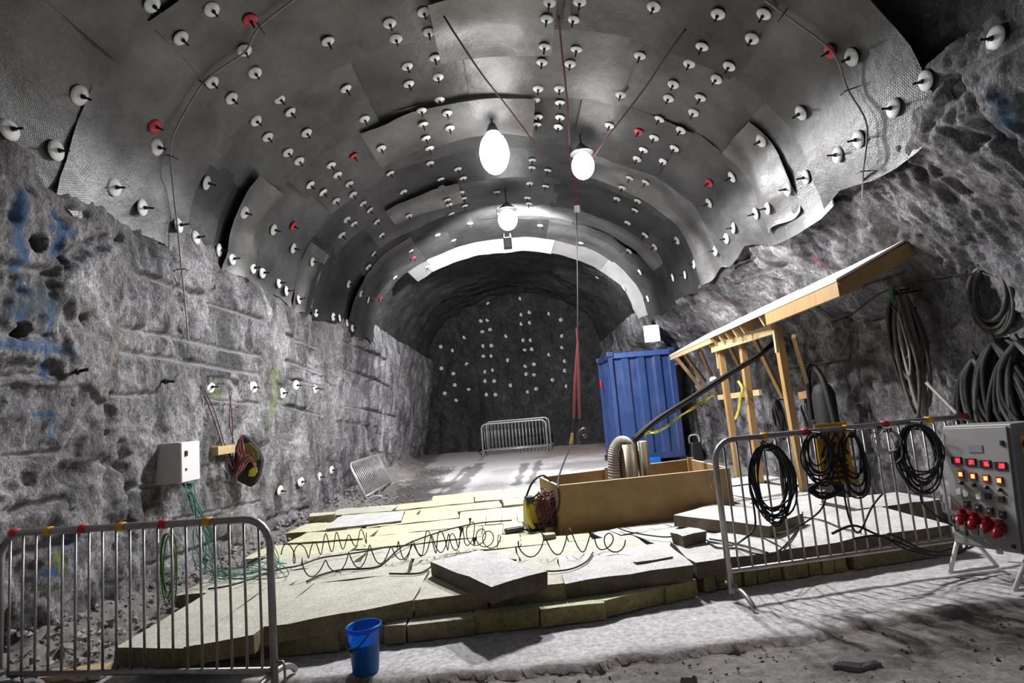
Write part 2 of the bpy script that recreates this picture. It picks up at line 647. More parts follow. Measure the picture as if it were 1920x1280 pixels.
def grid_mesh(name, V, m, kind='structure', attr=None, attr_name='mark', flip=False, smooth=True, parent=None):
    """V: (a, b, 3) array of points"""
    a, b = V.shape[:2]
    idx = np.arange(a * b).reshape(a, b)
    q = np.stack([idx[:-1, :-1], idx[1:, :-1], idx[1:, 1:], idx[:-1, 1:]], -1).reshape(-1, 4)
    if flip:
        q = q[:, ::-1]
    me = bpy.data.meshes.new(name)
    vs = V.reshape(-1, 3)
    me.vertices.add(len(vs))
    me.vertices.foreach_set('co', vs.ravel().astype(np.float32))
    me.loops.add(q.size)
    me.loops.foreach_set('vertex_index', q.ravel().astype(np.int32))
    me.polygons.add(len(q))
    me.polygons.foreach_set('loop_start', (np.arange(len(q)) * 4).astype(np.int32))
    me.update(calc_edges=True)
    me.validate()
    if attr is not None:
        ca = me.color_attributes.new(attr_name, 'FLOAT_COLOR', 'POINT')
        ca.data.foreach_set('color', attr.reshape(-1, 4).ravel().astype(np.float32))
    me.materials.append(MATS[m])
    if smooth:
        me.shade_smooth()
    ob = bpy.data.objects.new(name, me)
    COL.objects.link(ob)
    if parent is not None:
        ob.parent = parent
    elif kind:
        ob['kind'] = kind
    SURF.append((vs, q))
    return ob


SURF = []

# ------------------------------------------------------------------ tunnel shape
ZS = 3.6


def half_w(y):
    return 3.34 + 0.10 * np.clip((y - 14) / 10, 0, 1)


def crown_b(y):
    return 2.15 + 0.45 * sm(13.7, 22, y)


def left_x(y, z):
    lower = np.clip((ZS - z) / ZS, 0, 1)
    return -(half_w(y) + 0.12 * lower + 0.42 * lower * sm(5.6, 3.6, y) + 0.45 * lower * sm(11, 22, y) + 0.0 * y)


def right_x(y, z):
    lower = sm(3.75, 2.2, z)
    bul = 1.05 * sm(18.5, 16.0, y) * (0.72 + 0.28 * sm(4.0, 6.5, y)) + 0.1
    return half_w(y) + bul * lower


def wall_hit(side, px, py):
    """where the photograph's direction meets the undisplaced side wall"""
    r = ray(px, py)
    X = -3.3 if side < 0 else 3.8
    for _ in range(25):
        t = X / r.x
        y, z = r.y * t, r.z * t + CAMH
        X = 0.5 * X + 0.5 * float(left_x(np.float64(y), np.float64(z)) if side < 0 else right_x(np.float64(y), np.float64(z)))
    t = X / r.x
    return Vector((X, r.y * t, r.z * t + CAMH))


def ys_grid(y0, y1, near, k):
    y = [y0]
    while y[-1] < y1:
        y.append(y[-1] + max(near, k * y[-1]))
    return np.array(y)


def seg_dist(Y, Z, a, b):
    ay, az = a.y, a.z
    dy, dz = b.y - ay, b.z - az
    l2 = dy * dy + dz * dz + 1e-9
    t = np.clip(((Y - ay) * dy + (Z - az) * dz) / l2, 0, 1)
    return np.hypot(Y - ay - t * dy, Z - az - t * dz)


def make_wall(side, name, m, grooves, marks, holes, cuts):
    Y1 = ys_grid(0.5, 25.2, 0.020, 0.0045)
    Z1 = np.arange(-0.25, 3.95, 0.0155)
    Y, Z = np.meshgrid(Y1, Z1, indexing='ij')
    base = left_x(Y, Z) if side < 0 else right_x(Y, Z)
    s = 11 if side < 0 else 41
    amp = 1.0 if side < 0 else 1.35
    # vertical slabs and facets of blasted rock
    wx = Y + 0.10 * fbm(Y * 2.5, Z * 2.5, 7.0, 3, s + 60)
    wz = Z + 0.10 * fbm(Y * 2.5, Z * 2.5, 17.0, 3, s + 63)
    d = 0.085 * fbm(Y * 0.8, Z * 0.5, 3.0, 3, s) + 0.030 * ridge(wx * 2.6, wz * 1.3, 1.0, 3, s + 5) - 0.018 * np.abs(fbm(wx * 6, wz * 3.0, 2.0, 3, s + 9)) * 2 + 0.016 * ridge(wx * 10, wz * 5, 5.0, 3, s + 14) + 0.007 * fbm(Y * 30, Z * 16, 5.0, 2, s + 18)
    st = vn(wx * 1.4 + 0.35 * Z, wz * 1.1, 9.0, s + 20)
    d = d + 0.035 * sm(0.05, 0.09, st) - 0.03 * sm(-0.15, -0.19, st)
    d = d * amp
    d = d * (0.45 + 0.55 * sm(3.8, 3.2, Z)) - 0.07 * sm(3.34, 3.62, Z)
    col = np.zeros(Y.shape + (4,))
    for a, b, wdt in grooves:
        wdt = wdt * 0.8
        if a.y > b.y:
            a, b = b, a
        dd = seg_dist(Y, Z, a, b)
        k = np.clip(1 - (dd / wdt) ** 2, 0, 1) * sm(a.y - 0.02, a.y + 0.08, Y) * sm(b.y + 0.05, b.y - 0.05, Y)
        flat = sm(wdt * 2.2, wdt, dd)
        d = d * (1 - 0.6 * flat) - 0.034 * np.sqrt(k)
        kk = sm(0.05, 0.5, k) * 0.55
        for c, v in enumerate((0.42, 0.41, 0.42)):
            col[..., c] = np.where(kk > col[..., 3], v, col[..., c])
        col[..., 3] = np.maximum(col[..., 3], kk)
    for h, rr, dp in holes:
        dd = np.hypot(Y - h.y, Z - h.z)
        d = d - dp * sm(rr * 1.12, rr * 0.8, dd)
        kk = sm(rr * 1.1, rr * 0.8, dd)
        for c, v in enumerate((0.07, 0.068, 0.066)):  # shade inside the drilled holes put into the colour
            col[..., c] = np.where(kk > 0.01, v, col[..., c])
        col[..., 3] = np.maximum(col[..., 3], kk * 0.8)
    rag = fbm(Y * 11, Z * 8, 1.0, 4, s + 30)
    for pts, wdt, c3, al in marks:
        for a, b in zip(pts[:-1], pts[1:]):
            dd = seg_dist(Y, Z, a, b)
            kk = sm(wdt * (1.5), wdt * 0.6, dd + rag * wdt * 0.55) * al
            up = kk > col[..., 3]
            for c in range(3):
                col[..., c] = np.where(up, c3[c], col[..., c])
            col[..., 3] = np.maximum(col[..., 3], kk)
    for a, b, wdt, dp in cuts:      # natural cracks and overhanging ledges
        dd = seg_dist(Y, Z, a, b) + 0.5 * wdt * fbm(Y * 7, Z * 7, 4.0, 3, s + 50)
        d = d - .65 * dp * sm(wdt, 0.1 * wdt, dd)
    X = base + (d if side < 0 else -d)      # outward relief goes into the tunnel
    V = np.stack([X, Y, Z], -1)
    return grid_mesh(name, V, m, attr=col, flip=(side < 0))


def LW(*pp):
    return [wall_hit(-1, *p) for p in pp]


def RW(*pp):
    return [wall_hit(1, *p) for p in pp]


BLUE, GRN, BRN = (0.05, 0.16, 0.36), (0.30, 0.42, 0.12), (0.17, 0.12, 0.085)
lg = []
for a, b, w in [((228, 614), (486, 668), .034), ((224, 659), (486, 702), .034), ((206, 742), (300, 738), .03), ((395, 748), (486, 757), .03),
                ((246, 512), (366, 553), .03), ((386, 566), (490, 602), .03), ((530, 628), (598, 652), .03), ((530, 676), (612, 700), .03),
                ((536, 712), (616, 724), .028), ((526, 760), (616, 781), .03), ((0, 706), (112, 704), .036), ((0, 858), (112, 845), .036),
                ((0, 962), (112, 936), .036), ((230, 918), (305, 908), .03), ((318, 976), (488, 940), .03), ((0, 1052), (112, 1012), .036),
                ((0, 500), (100, 512), .03), ((640, 690), (730, 726), .03), ((645, 760), (740, 782), .03), ((640, 640), (720, 676), .03),
                ((270, 1062), (420, 1010), .03), ((0, 625), (90, 628), .03), ((420, 905), (480, 898), .026)]:
    lg.append((*LW(a, b), w))
lm = [(LW((100, 408), (98, 470), (88, 480)), .03, BLUE, .85), (LW((20, 372), (16, 420), (26, 500)), .05, BLUE, .8), (LW((95, 560), (88, 640), (90, 668), (97, 705)), .018, BLUE, .85),
      (LW((0, 645), (88, 652), (124, 660)), .028, BLUE, .75), (LW((64, 777), (97, 775), (97, 822)), .018, (0.03, 0.14, 0.27), .95), (LW((30, 570), (60, 560), (85, 575)), .09, (0.10, 0.15, 0.20), .6),
      (LW((26, 530), (40, 560), (32, 600)), .03, BLUE, .6), (LW((70, 430), (98, 425), (118, 440)), .03, BLUE, .65),
      (LW((212, 622), (218, 650), (210, 668)), .10, BRN, .55), (LW((150, 585), (158, 605)), .06, BRN, .55), (LW((508, 700), (512, 750), (500, 800)), .06, GRN, .4),
      (LW((414, 716), (418, 740)), .05, GRN, .45), (LW((552, 735), (555, 760)), .02, (0.3, 0.55, 0.15), .7), (LW((95, 1040), (110, 1066)), .03, GRN, .7), (LW((110, 1022), (122, 1016)), .03, BLUE, .8),
      (LW((62, 1078), (90, 1074)), .024, BLUE, .8), (LW((360, 720), (366, 745)), .06, (0.6, 0.6, 0.62), .5), (LW((440, 705), (448, 735)), .06, (0.6, 0.6, 0.62), .5), (LW((244, 690), (244, 712)), .04, (0.6, 0.6, 0.62), .45)]
lh = [(*LW((56, 457)), .062, .13), (*LW((41, 620)), .062, .13), (*LW((118, 490)), .05, .08), (*LW((398, 540)), .03, .06), (*LW((555, 785)), .04, .06), (*LW((156, 600)), .06, .05)]
lc = [(*LW((120, 480), (215, 450)), .10, .14), (*LW((388, 560), (470, 540)), .12, .10), (*LW((200, 740), (200, 860)), .06, .08), (*LW((230, 830), (238, 1000)), .06, .07), (*LW((0, 690), (100, 684)), .10, .10),
      (*LW((130, 890), (230, 870)), .12, .08), (*LW((500, 975), (565, 955)), .08, .09), (*LW((510, 995), (560, 985)), .05, .08), (*LW((100, 520), (30, 540)), .10, .07), (*LW((375, 610), (380, 640)), .07, .08),
      (*LW((90, 400), (150, 405)), .06, .10), (*LW((640, 790), (690, 800)), .08, .07), (*LW((690, 845), (720, 850)), .1, .08)]
wl = make_wall(-1, 'wall_left', 'rock_left', lg, lm, lh, lc)
rg = []
for a, b, w in [((1578, 543), (1700, 504), .03), ((1632, 598), (1725, 576), .03), ((1380, 530), (1480, 492), .028), ((1330, 520), (1420, 480), .025), ((1800, 140), (1918, 75), .03), ((1560, 600), (1610, 585), .026), ((1480, 690), (1600, 670), .026)]:
    rg.append((*RW(a, b), w))
rm = [(RW((1895, 190), (1912, 225), (1905, 240)), .05, (0.05, 0.13, 0.2), .8), (RW((1545, 482), (1552, 496)), .03, (0.45, 0.08, 0.09), .5), (RW((1362, 565), (1366, 569)), .03, (0.45, 0.06, 0.08), .6),
      (RW((1700, 450), (1720, 540)), .25, (0.12, 0.105, 0.10), .6), (RW((1640, 700), (1600, 760)), .25, (0.11, 0.095, 0.09), .5)]
rh = [(*RW((1553, 610)), .035, .06), (*RW((1608, 598)), .03, .06)]
rc = [(*RW((1780, 170), (1760, 230)), .16, .14), (*RW((1780, 230), (1850, 270)), .08, .12), (*RW((1850, 240), (1910, 260)), .14, .12), (*RW((1690, 180), (1760, 160)), .14, .10), (*RW((1770, 320), (1820, 350)), .07, .10),
      (*RW((1600, 350), (1520, 390)), .08, .08), (*RW((1700, 300), (1740, 320)), .08, .08), (*RW((1480, 400), (1440, 440)), .08, .08), (*RW((1300, 560), (1280, 590)), .2, .14)]
wr = make_wall(1, 'wall_right', 'rock_right', rg, rm, rh, rc)


# the arch
def sect(th, y, off=0.0):
    a = half_w(y) + off
    b = crown_b(y) + off
    return -a * np.cos(th), ZS + b * np.sin(th)


Yc = ys_grid(0.5, 25.2, 0.035, 0.008)
Tc = np.linspace(-0.06, math.pi + 0.06, 200)
Y, T = np.meshgrid(Yc, Tc, indexing='ij')
dd = 0.10 * fbm(Y * 0.7, T * 2.2, 1.0, 3, 61) + 0.05 * ridge(Y * 2, T * 5, 2.0, 3, 66) + 0.02 * fbm(Y * 7, T * 18, 2.0, 3, 69)
off = 0.20 - 0.10 * sm(4.6, 3.8, Y) * sm(1.9, 2.4, T) - dd + 0.05 * sm(13, 14.5, Y)
X, Z = sect(T, Y, off)
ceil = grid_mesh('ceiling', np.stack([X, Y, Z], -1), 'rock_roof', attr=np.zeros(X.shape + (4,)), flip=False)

# end wall
Xe = np.arange(-4.8, 4.6, 0.05)
Ze = np.arange(-0.25, 6.7, 0.05)
X, Z = np.meshgrid(Xe, Ze, indexing='ij')
Y = 23.6 - 0.25 * X + 0.22 * fbm(X * 0.7, Z * 0.7, 1.0, 4, 81) + 0.10 * ridge(X * 1.6, Z * 1.2, 3.0, 4, 85) - 0.35 * sm(1.2, 0.0, Z)
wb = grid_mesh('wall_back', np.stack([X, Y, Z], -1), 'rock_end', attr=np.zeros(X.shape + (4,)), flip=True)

# ------------------------------------------------------------------ floor
CONC_Y = 3.86


def front_edge(x):
    return np.interp(x, [-3.3, -1.86, -0.45, 0.55, 1.36, 2.64, 3.9], [4.45, 4.31, 4.35, 4.5, 4.78, 5.02, 5.35])


def grav_edge(x):
    return np.interp(x, [-4.0, -2.1, -0.4, 1.02, 2.1, 3.41, 5.0], [3.93, 3.90, 3.76, 3.83, 3.99, 4.19, 4.5])


Y1 = ys_grid(0.3, 25.2, 0.022, 0.006)
X1 = np.arange(-5.0, 5.4, 0.03)
Y, X = np.meshgrid(Y1, X1, indexing='ij')
GRAVEL, DUST, CONC = np.array((0.22, 0.208, 0.20)), np.array((0.68, 0.665, 0.68)), np.array((0.64, 0.63, 0.64))
nz = fbm(X * 1.6, Y * 1.6, 0.0, 5, 101)
gm = sm(0.012, -0.012, Y - grav_edge(X) + 0.05 * fbm(X * 5, Y * 5, 0., 3, 111))      # 1 on the loose gravel near the camera
near = sm(7.0, 6.0, Y)
col = DUST * (1 - near)[..., None] + CONC * near[..., None]
# gravel that lies along the left side further in
gl = sm(-1.45, -1.95, X + 0.25 * nz + 0.11 * (Y - 12)) * sm(8, 9, Y) * sm(18.2, 16.8, Y + 0.3 * nz)
for a, b, w, k in [((845, 925), (900, 868), .22, .85), ((815, 930), (880, 872), .10, .85), ((968, 908), (985, 868), .13, .85), ((995, 905), (1012, 862), .13, .85), ((905, 930), (945, 880), .42, .35), ((900, 862), (915, 845), .15, .45)]:
    pa, pb = P(*a, Z=0), P(*b, Z=0)
    q = seg_dist(X, Y, Vector((0, pa.x, pa.y)), Vector((0, pb.x, pb.y)))
    tread = 0.85 + 0.15 * np.sin(Y * 40)
    kk = sm(w, w * 0.5, q + 0.06 * nz) * k * tread
    col = col * (1 - kk[..., None]) + GRAVEL * .55 * kk[..., None]
pa = P(1090, 845, Z=0)
ok = sm(2.6, 0.8, np.hypot((X - pa.x) * 1.2, (Y - pa.y) * 0.8) + 0.8 * nz) * 0.75
col = col * (1 - ok[..., None]) + np.array((0.46, 0.33, 0.25)) * ok[..., None]
pa = P(1110, 870, Z=0)
ok = sm(1.6, 0.6, np.hypot((X - pa.x) * 0.9, (Y - pa.y)) + 0.4 * nz) * 0.7
col = col * (1 - ok[..., None]) + np.array((0.20, 0.19, 0.19)) * ok[..., None]
for w, c in ((gl * 0.97, GRAVEL * .5), (gm, GRAVEL), (sm(2.6, 3.2, X + 0.2 * nz) * sm(9, 10, Y) * 0.8, GRAVEL * 1.1), (sm(-2.9, -3.3, X + .2 * nz) * 0.9, GRAVEL * 1.1)):
    col = col * (1 - w[..., None]) + c * w[..., None]
damp = sm(0.25, 0.7, fbm(X * 0.9 + 3, Y * 0.9, 0., 4, 131)) * near * 0.1
pa = P(1240, 1240, Z=0)
damp = np.maximum(damp, 0.6 * sm(0.42, 0.15, np.hypot(X - pa.x, (Y - pa.y) * 1.2) + 0.12 * nz))
col = col * (1 - damp[..., None]) + np.array((0.10, 0.095, 0.10)) * damp[..., None]
brown = sm(0.10, 0.02, np.abs(Y - grav_edge(X) - 0.02 + 0.03 * nz)) * 0.55
col = col * (1 - brown[..., None]) + np.array((0.20, 0.155, 0.14)) * brown[..., None]
col = np.concatenate([np.clip(col, 0, 1), np.ones(col.shape[:2] + (1,))], -1)
Z = -0.045 * gm + gm * (0.011 * fbm(X * 3, Y * 3, 0., 4, 141) + 0.009 * ridge(X * 11, Y * 11, 0., 3, 145)) + 0.006 * fbm(X * 7, Y * 7, 0., 3, 150) * (1 - gm) + gl * 0.03 * fbm(X * 4, Y * 4, 0., 4, 155)
Z = Z - 0.012
floor = grid_mesh('floor', np.stack([X, Y, Z], -1), 'ground', attr=col, attr_name='ground', flip=True)

# ------------------------------------------------------------------ roof mesh sheets, one object each, children of the ceiling
REDS = [(467, 34, .16), (289, 226, .13), (549, 423, .10), (289, 245, .10)]


def mesh_panel(y0, y1, t0, t1, o0, o1, seed, ny=7, nt=12, m='roof_mesh', fold=0.0):
    ty = np.linspace(0, 1, ny)
    tt = np.linspace(t0, t1, nt)
    A, B = np.meshgrid(ty, tt, indexing='ij')
    Yp = y0 + (y1 - y0) * A
    o = o0 + (o1 - o0) * A
    n1 = fbm(Yp * 1.5, B * 4, seed * 1.7, 3, 200 + seed)
    hem = np.where((B < 0.15), 1, 0) + np.where((B > math.pi - 0.15), 1, 0)
    Bj = B + hem * (0.07 * vn(Yp * 2.2, B * 0 + 1.0, seed * 1.0, 250)) + np.where(B < .15, -.06, 0) + np.where(B > math.pi - .15, .06, 0)
    o = o - 0.045 * n1 + fold * np.sin(Yp * 9 + 1.5 * vn(Yp * 1.0, B * 3, 1.0, seed) + seed)
    o = o + .07 * np.clip(1 - np.minimum(B, math.pi - B) / .12, 0, 1)
    Xp, Zp = sect(Bj, Yp, o)
    vs = np.stack([Xp, Yp, Zp], -1).reshape(-1, 3)
    idx = np.arange(ny * nt).reshape(ny, nt)
    q = np.stack([idx[:-1, :-1], idx[:-1, 1:], idx[1:, 1:], idx[1:, :-1]], -1).reshape(-1, 4)
    me = bpy.data.meshes.new('mesh_panel')
    me.from_pydata(vs.tolist(), [], q.tolist())
    uvl = me.uv_layers.new(name='UVMap')
    U = np.stack([B * 2.9, Yp], -1).reshape(-1, 2)
    li = np.empty(len(me.loops), dtype=np.int32)
    me.loops.foreach_get('vertex_index', li)
    uvl.data.foreach_set('uv', U[li].ravel())
    ca = me.color_attributes.new('mark', 'FLOAT_COLOR', 'POINT')
    c4 = np.zeros((len(vs), 4))
    ca.data.foreach_set('color', c4.ravel())
    me.materials.append(MATS[m])
    me.shade_smooth()
    ob = bpy.data.objects.new('mesh_panel', me)
    COL.objects.link(ob)
    ob.parent = ceil
    SURF.append((vs, q))
    return ob


RINGS = [0.9, 2.5, 4.2, 5.7, 7.1, 8.4, 9.7, 10.9, 12.0, 13.15]
for i in range(len(RINGS) - 1):
    y0, y1 = RINGS[i] - 0.04, RINGS[i + 1] + 0.05
    cuts = [0.0]
    r2 = random.Random(40 + i)
    nseg = 5 + i % 2
    for k in range(1, nseg):
        cuts.append(math.pi * k / nseg + r2.uniform(-0.10, 0.10))
    cuts.append(math.pi)
    for k in range(nseg):
        t0, t1 = cuts[k] - (0.015 if k else 0.02), cuts[k + 1] + 0.015
        if i < 2 and k == nseg - 1:      # bare rock above the hose coil near the camera
            continue
        lift = 0.012 * (k % 2)
        d0 = 0.035 if i % 2 else 0.0
        d1 = -0.12 if i in (4, 6, 8) else -0.06 if i in (2, 5) else r2.uniform(-0.03, 0.01)
        mesh_panel(y0, y1, t0, t1, d0 - lift, d1 - lift, i * 10 + k)
# the last hoop hangs down below the arch and faces the lamps
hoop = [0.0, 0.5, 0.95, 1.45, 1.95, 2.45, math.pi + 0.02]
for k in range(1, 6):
    mesh_panel(13.15, 13.75, hoop[k] + (0.28 if k == 1 else 0) - 0.01, hoop[k + 1] + 0.01, 0.02, -0.30, 300 + k, ny=5, m='lit_mesh')

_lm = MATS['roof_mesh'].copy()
_lm.name = 'sheen_mesh'  # lamp sheen on the bright roof bands put into this paler colour
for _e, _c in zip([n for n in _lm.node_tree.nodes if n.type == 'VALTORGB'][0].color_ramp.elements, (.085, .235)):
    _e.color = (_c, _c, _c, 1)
MATS['sheen_mesh'] = _lm
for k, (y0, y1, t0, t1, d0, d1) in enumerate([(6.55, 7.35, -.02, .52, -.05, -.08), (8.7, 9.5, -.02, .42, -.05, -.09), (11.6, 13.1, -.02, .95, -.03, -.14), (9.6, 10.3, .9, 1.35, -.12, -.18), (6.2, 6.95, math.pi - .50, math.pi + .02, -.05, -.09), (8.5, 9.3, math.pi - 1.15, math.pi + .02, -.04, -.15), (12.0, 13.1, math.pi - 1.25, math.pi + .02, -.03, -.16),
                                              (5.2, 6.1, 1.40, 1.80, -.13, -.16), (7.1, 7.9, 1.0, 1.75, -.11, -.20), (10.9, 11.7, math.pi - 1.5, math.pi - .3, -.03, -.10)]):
    mesh_panel(y0, y1, t0, t1, d0, d1, 500 + k, ny=13, nt=20, m='sheen_mesh', fold=.022)

# ------------------------------------------------------------------ ray caster on the real surfaces
_vs, _fs, _n = [], [], 0
for v, q in SURF:
    _vs.append(v)
    _fs.append(q + _n)
    _n += len(v)
BV = BVHTree.FromPolygons(np.concatenate(_vs).tolist(), np.concatenate(_fs).tolist())
ORIG = Vector((0, 0, CAMH))


def hit(px, py):
    r = ray(px, py).normalized()
    h = BV.ray_cast(ORIG, r, 60)
    return h[0]


def inward(p):
    """mean direction from the rock into the tunnel at p"""
    if p.y > 22.3 and abs(p.x) < 3.2:
        return Vector((0.2, -1, 0)).normalized()
    if p.z < ZS:
        return Vector((1 if p.x < 0 else -1, -0.12, -0.05)).normalized()
    a, b = half_w(p.y), crown_b(p.y)
    lo = .45 + .55 * min(1.0, (p.z - ZS) / 1.2)
    return -Vector((p.x / a ** 2, 0, lo * (p.z - ZS) / b ** 2)).normalized()


# ------------------------------------------------------------------ rock bolts
protos = {}


def bolt_parts(matn):
    if matn not in protos:
        pl = MB().lathe([(0.010, 0.022), (0.026, 0.019), (0.055, 0.009), (0.080, 0.001), (0.080, -0.004), (0.05, 0.002), (0.010, 0.010)], n=18, cap=False)
        rd = MB().lathe([(0.010, -0.02), (0.010, 0.10), (0.007, 0.105)], n=6)
        nu = MB().lathe([(0.020, 0.016), (0.019, 0.040)], n=6)
        ms = []
        for b, m, nm in ((pl, matn, 'plate'), (rd, 'rod_dark', 'bolt_rod'), (nu, 'rod_dark', 'nut')):
            o = b.build(nm, m, None, smooth=(nm == 'plate'))
            ms.append((nm, o.data))
            bpy.data.objects.remove(o)
        protos[matn] = ms
    return protos[matn]


def put_bolt(p, n, label, group, matn='plate_white', s=1.0, rod_only=False):
    o = thing('rock_bolt', p + n * 0.012, label, 'rock bolt', group)
    q = Vector((0, 0, 1)).rotation_difference((n + Vector((rnd.uniform(-.1, .1), rnd.uniform(-.1, .1), rnd.uniform(-.1, .1)))).normalized())
    o.rotation_mode = 'QUATERNION'
    o.rotation_quaternion = q
    o.scale = (s, s, s)
    for nm, me in bolt_parts(matn):
        if rod_only and nm == 'plate':
            continue
        c = bpy.data.objects.new(nm, me)
        COL.objects.link(c)
        c.parent = o
    return o


def ordinal(k):
    return '%d%s' % (k, {1: 'st', 2: 'nd', 3: 'rd'}.get(k if k < 20 else k % 10, 'th'))


BOLTS = [(284, 7), (396, 16), (338, 70), (457, 93), (477, 135), (396, 153), (433, 183), (147, 178), (524, 184), (544, 209), (479, 225), (501, 256), (574, 248), (539, 285), (560, 301), (620, 309), (632, 327), (614, 76), (15, 242), (103, 282), (292, 275), (212, 351), (265, 389), (386, 342), (457, 398), (581, 346), (605, 360), (629, 376), (333, 422), (512, 430),
         (730, 42), (742, 71), (794, 21), (804, 59), (1030, 3), (1087, 2), (1025, 34), (1075, 35), (1226, 11), (1021, 86), (1081, 91), (1200, 103), (1016, 115), (1069, 118), (815, 107), (763, 123), (821, 143), (766, 156), (1009, 165), (1049, 165), (1263, 157), (1003, 186), (1050, 191), (1164, 176), (1254, 183), (824, 186), (790, 206), (838, 211), (683, 222), (648, 165), (793, 232), (843, 239), (1009, 218), (1006, 232), (1050, 219), (1047, 237), (1143, 234), (1237, 222), (1227, 257), (1265, 277), (1277, 243), (798, 258), (805, 277), (714, 277), (806, 305), (731, 324), (858, 316), (868, 333), (826, 335), (827, 350), (654, 344), (661, 364), (680, 381), (693, 393), (756, 359), (766, 404), (706, 415), (650, 411), (663, 419), (838, 374), (842, 383), (846, 400), (864, 360), (869, 371), (871, 385), (881, 418), (932, 359), (998, 299), (997, 313), (1027, 318), (993, 343), (1023, 348), (989, 370), (992, 381), (1207, 280), (1195, 297), (1244, 302), (1181, 333), (1211, 341), (1167, 351), (1157, 372), (1196, 376), (1191, 393), (1177, 417), (1013, 422),
         (1347, 25), (1433, 25), (1411, 71), (1317, 86), (1293, 118), (1368, 123), (1344, 147), (1314, 182), (1301, 210), (1598, 106), (1869, 71), (1737, 151), (1677, 202), (1503, 211), (1611, 261), (1572, 290), (1428, 263), (1512, 332), (1373, 331), (1478, 354), (1330, 380), (1440, 390), (1418, 400), (1376, 427),
         (366, 445), (410, 469), (434, 485), (473, 502), (491, 511), (522, 530), (536, 545), (549, 465), (585, 490), (559, 561), (591, 586), (624, 594), (636, 596), (1363, 447), (1342, 470), (1302, 495), (1270, 450), (1262, 520), (1285, 515), (650, 605), (660, 615), (640, 440), (653, 532), (676, 550), (690, 562), (700, 475), (690, 500), (715, 440), (1180, 470), (1200, 510), (1210, 440), (1228, 462), (1215, 560), (1170, 540), (1120, 520), (1090, 455), (850, 450), (820, 440), (770, 470), (800, 500), (740, 520)]
FARB = [(1005, 475), (1050, 462), (1160, 470), (1225, 505), (1005, 527), (1052, 520), (778, 510), (815, 505), (787, 572), (830, 560), (687, 602), (920, 595), (1232, 595), (1015, 618), (1057, 618), (792, 650), (837, 648), (622, 675), (1022, 675), (1063, 668), (1232, 658), (1160, 698), (793, 706), (838, 706), (930, 730), (1247, 735), (700, 752), (1027, 762), (1075, 752), (625, 805), (803, 795), (846, 785), (1075, 810), (1032, 808), (1247, 788), (633, 868), (710, 890), (803, 846), (853, 846), (945, 870), (1178, 840), (1257, 875), (558, 775), (577, 915), (642, 952), (810, 922), (860, 922), (1087, 890), (1040, 905), (1000, 385), (820, 415), (555, 655)]
ROWS = ['lowest roof row, cabinet side', 'second roof row up, cabinet side', 'third roof row up, cabinet side', 'fourth roof row up, cabinet side', 'crown row just before the big lamp',
        'crown row above the hoist rope', 'fourth roof row up, shed side', 'third roof row up, shed side', 'second roof row up, shed side', 'lowest roof row, shed side']
pts = []
for px, py in BOLTS:
    h = hit(px, py)
    if h is None:
        continue
    th = math.atan2((h.z - ZS) / crown_b(h.y), -h.x / half_w(h.y))
    pts.append((min(9, max(0, int(th / math.pi * 10))), h))
for row in range(10):
    grp = sorted([h for r_, h in pts if r_ == row], key=lambda h: h.y)
    for k, h in enumerate(grp):
        put_bolt(h, inward(h), 'white bolt plate on mesh, %s from camera in %s' % (ordinal(k + 1), ROWS[row]), 'rock bolts in the mesh roof', 'plate_white' if h.y < 8.0 or row in (0, 9) else 'plate_grey', 0.98 if row in (0, 1, 8, 9) else 0.86)
far = []
for cx, cy in FARB:
    h = hit(640 + cx / 2.977, 430 + cy / 2.977)
    if h is not None:
        far.append(h)
far.sort(key=lambda h: -h.z)
nrow = 7
for r_ in range((len(far) + nrow - 1) // nrow):
    for k, h in enumerate(sorted(far[r_ * nrow:(r_ + 1) * nrow], key=lambda h: h.x)):
        put_bolt(h, inward(h), 'pale bolt plate on dark end wall, %s along the %s band from top' % (ordinal(k + 1), ordinal(r_ + 1)), 'rock bolts in the end wall', 'plate_white', 1.0)
for px, py, lab in [(393, 725, 'large white bolt plate on rock wall above the meter cabinet'), (473, 726, 'white bolt plate on rock wall above the black tool bag'), (528, 737, 'white bolt plate on rock wall just past the green paint streak'),
                    (554, 722, 'thin edge-on bolt plate on rock wall beside bright green drip'), (589, 729, 'edge-on bolt plate second past the green paint streak on rock wall'),
                    (563, 903, 'low bolt plate on rock wall, upper of two before the leaning barrier'), (598, 894, 'low bolt plate on rock wall midway to the leaning barrier'), (621, 881, 'low bolt plate on rock wall last before the leaning barrier'), (524, 920, 'lowest white bolt plate on rock wall behind the insulation corner')]:
    h = hit(px, py)
    put_bolt(h, Vector((1, -0.25, -0.05)).normalized(), lab, 'rock bolts low on the cabinet wall', 'plate_white', 0.95)
for px, py, lab in [(137, 698, 'bare dark bolt rod without plate on grey rock beside blue paint'), (303, 715, 'bare bolt rod without plate on rock above meter cabinet')]:
    h = hit(px, py)
    put_bolt(h, Vector((1, -0.1, 0)).normalized(), lab, 'bare rods in the cabinet wall', 'plate_white', 1.3, True)
for px, py, lab in [(1557, 95, 'red painted bolt plate high on mesh near the bare rock'), (663, 292, 'red painted bolt plate on mesh in the lamp-lit haunch'), (1198, 246, 'red painted bolt plate just past the second lamp'),
                    (1330, 342, 'red painted bolt plate on mesh above the timber shed'), (468, 36, 'red sprayed bolt plate beside the pale conduit bend'), (289, 236, 'red sprayed bolt plate right above a white plate near conduit'), (549, 423, 'small red bolt plate low on the cabinet side mesh'),
                    (775, 483, 'tiny red bolt plate on mesh close to the white hoop'), (713, 560, 'tiny red bolt plate on dark rock behind the last mesh edge')]:
    h = hit(px, py)
    put_bolt(h, inward(h), lab, 'red painted rock bolts', 'plate_red', 0.85)

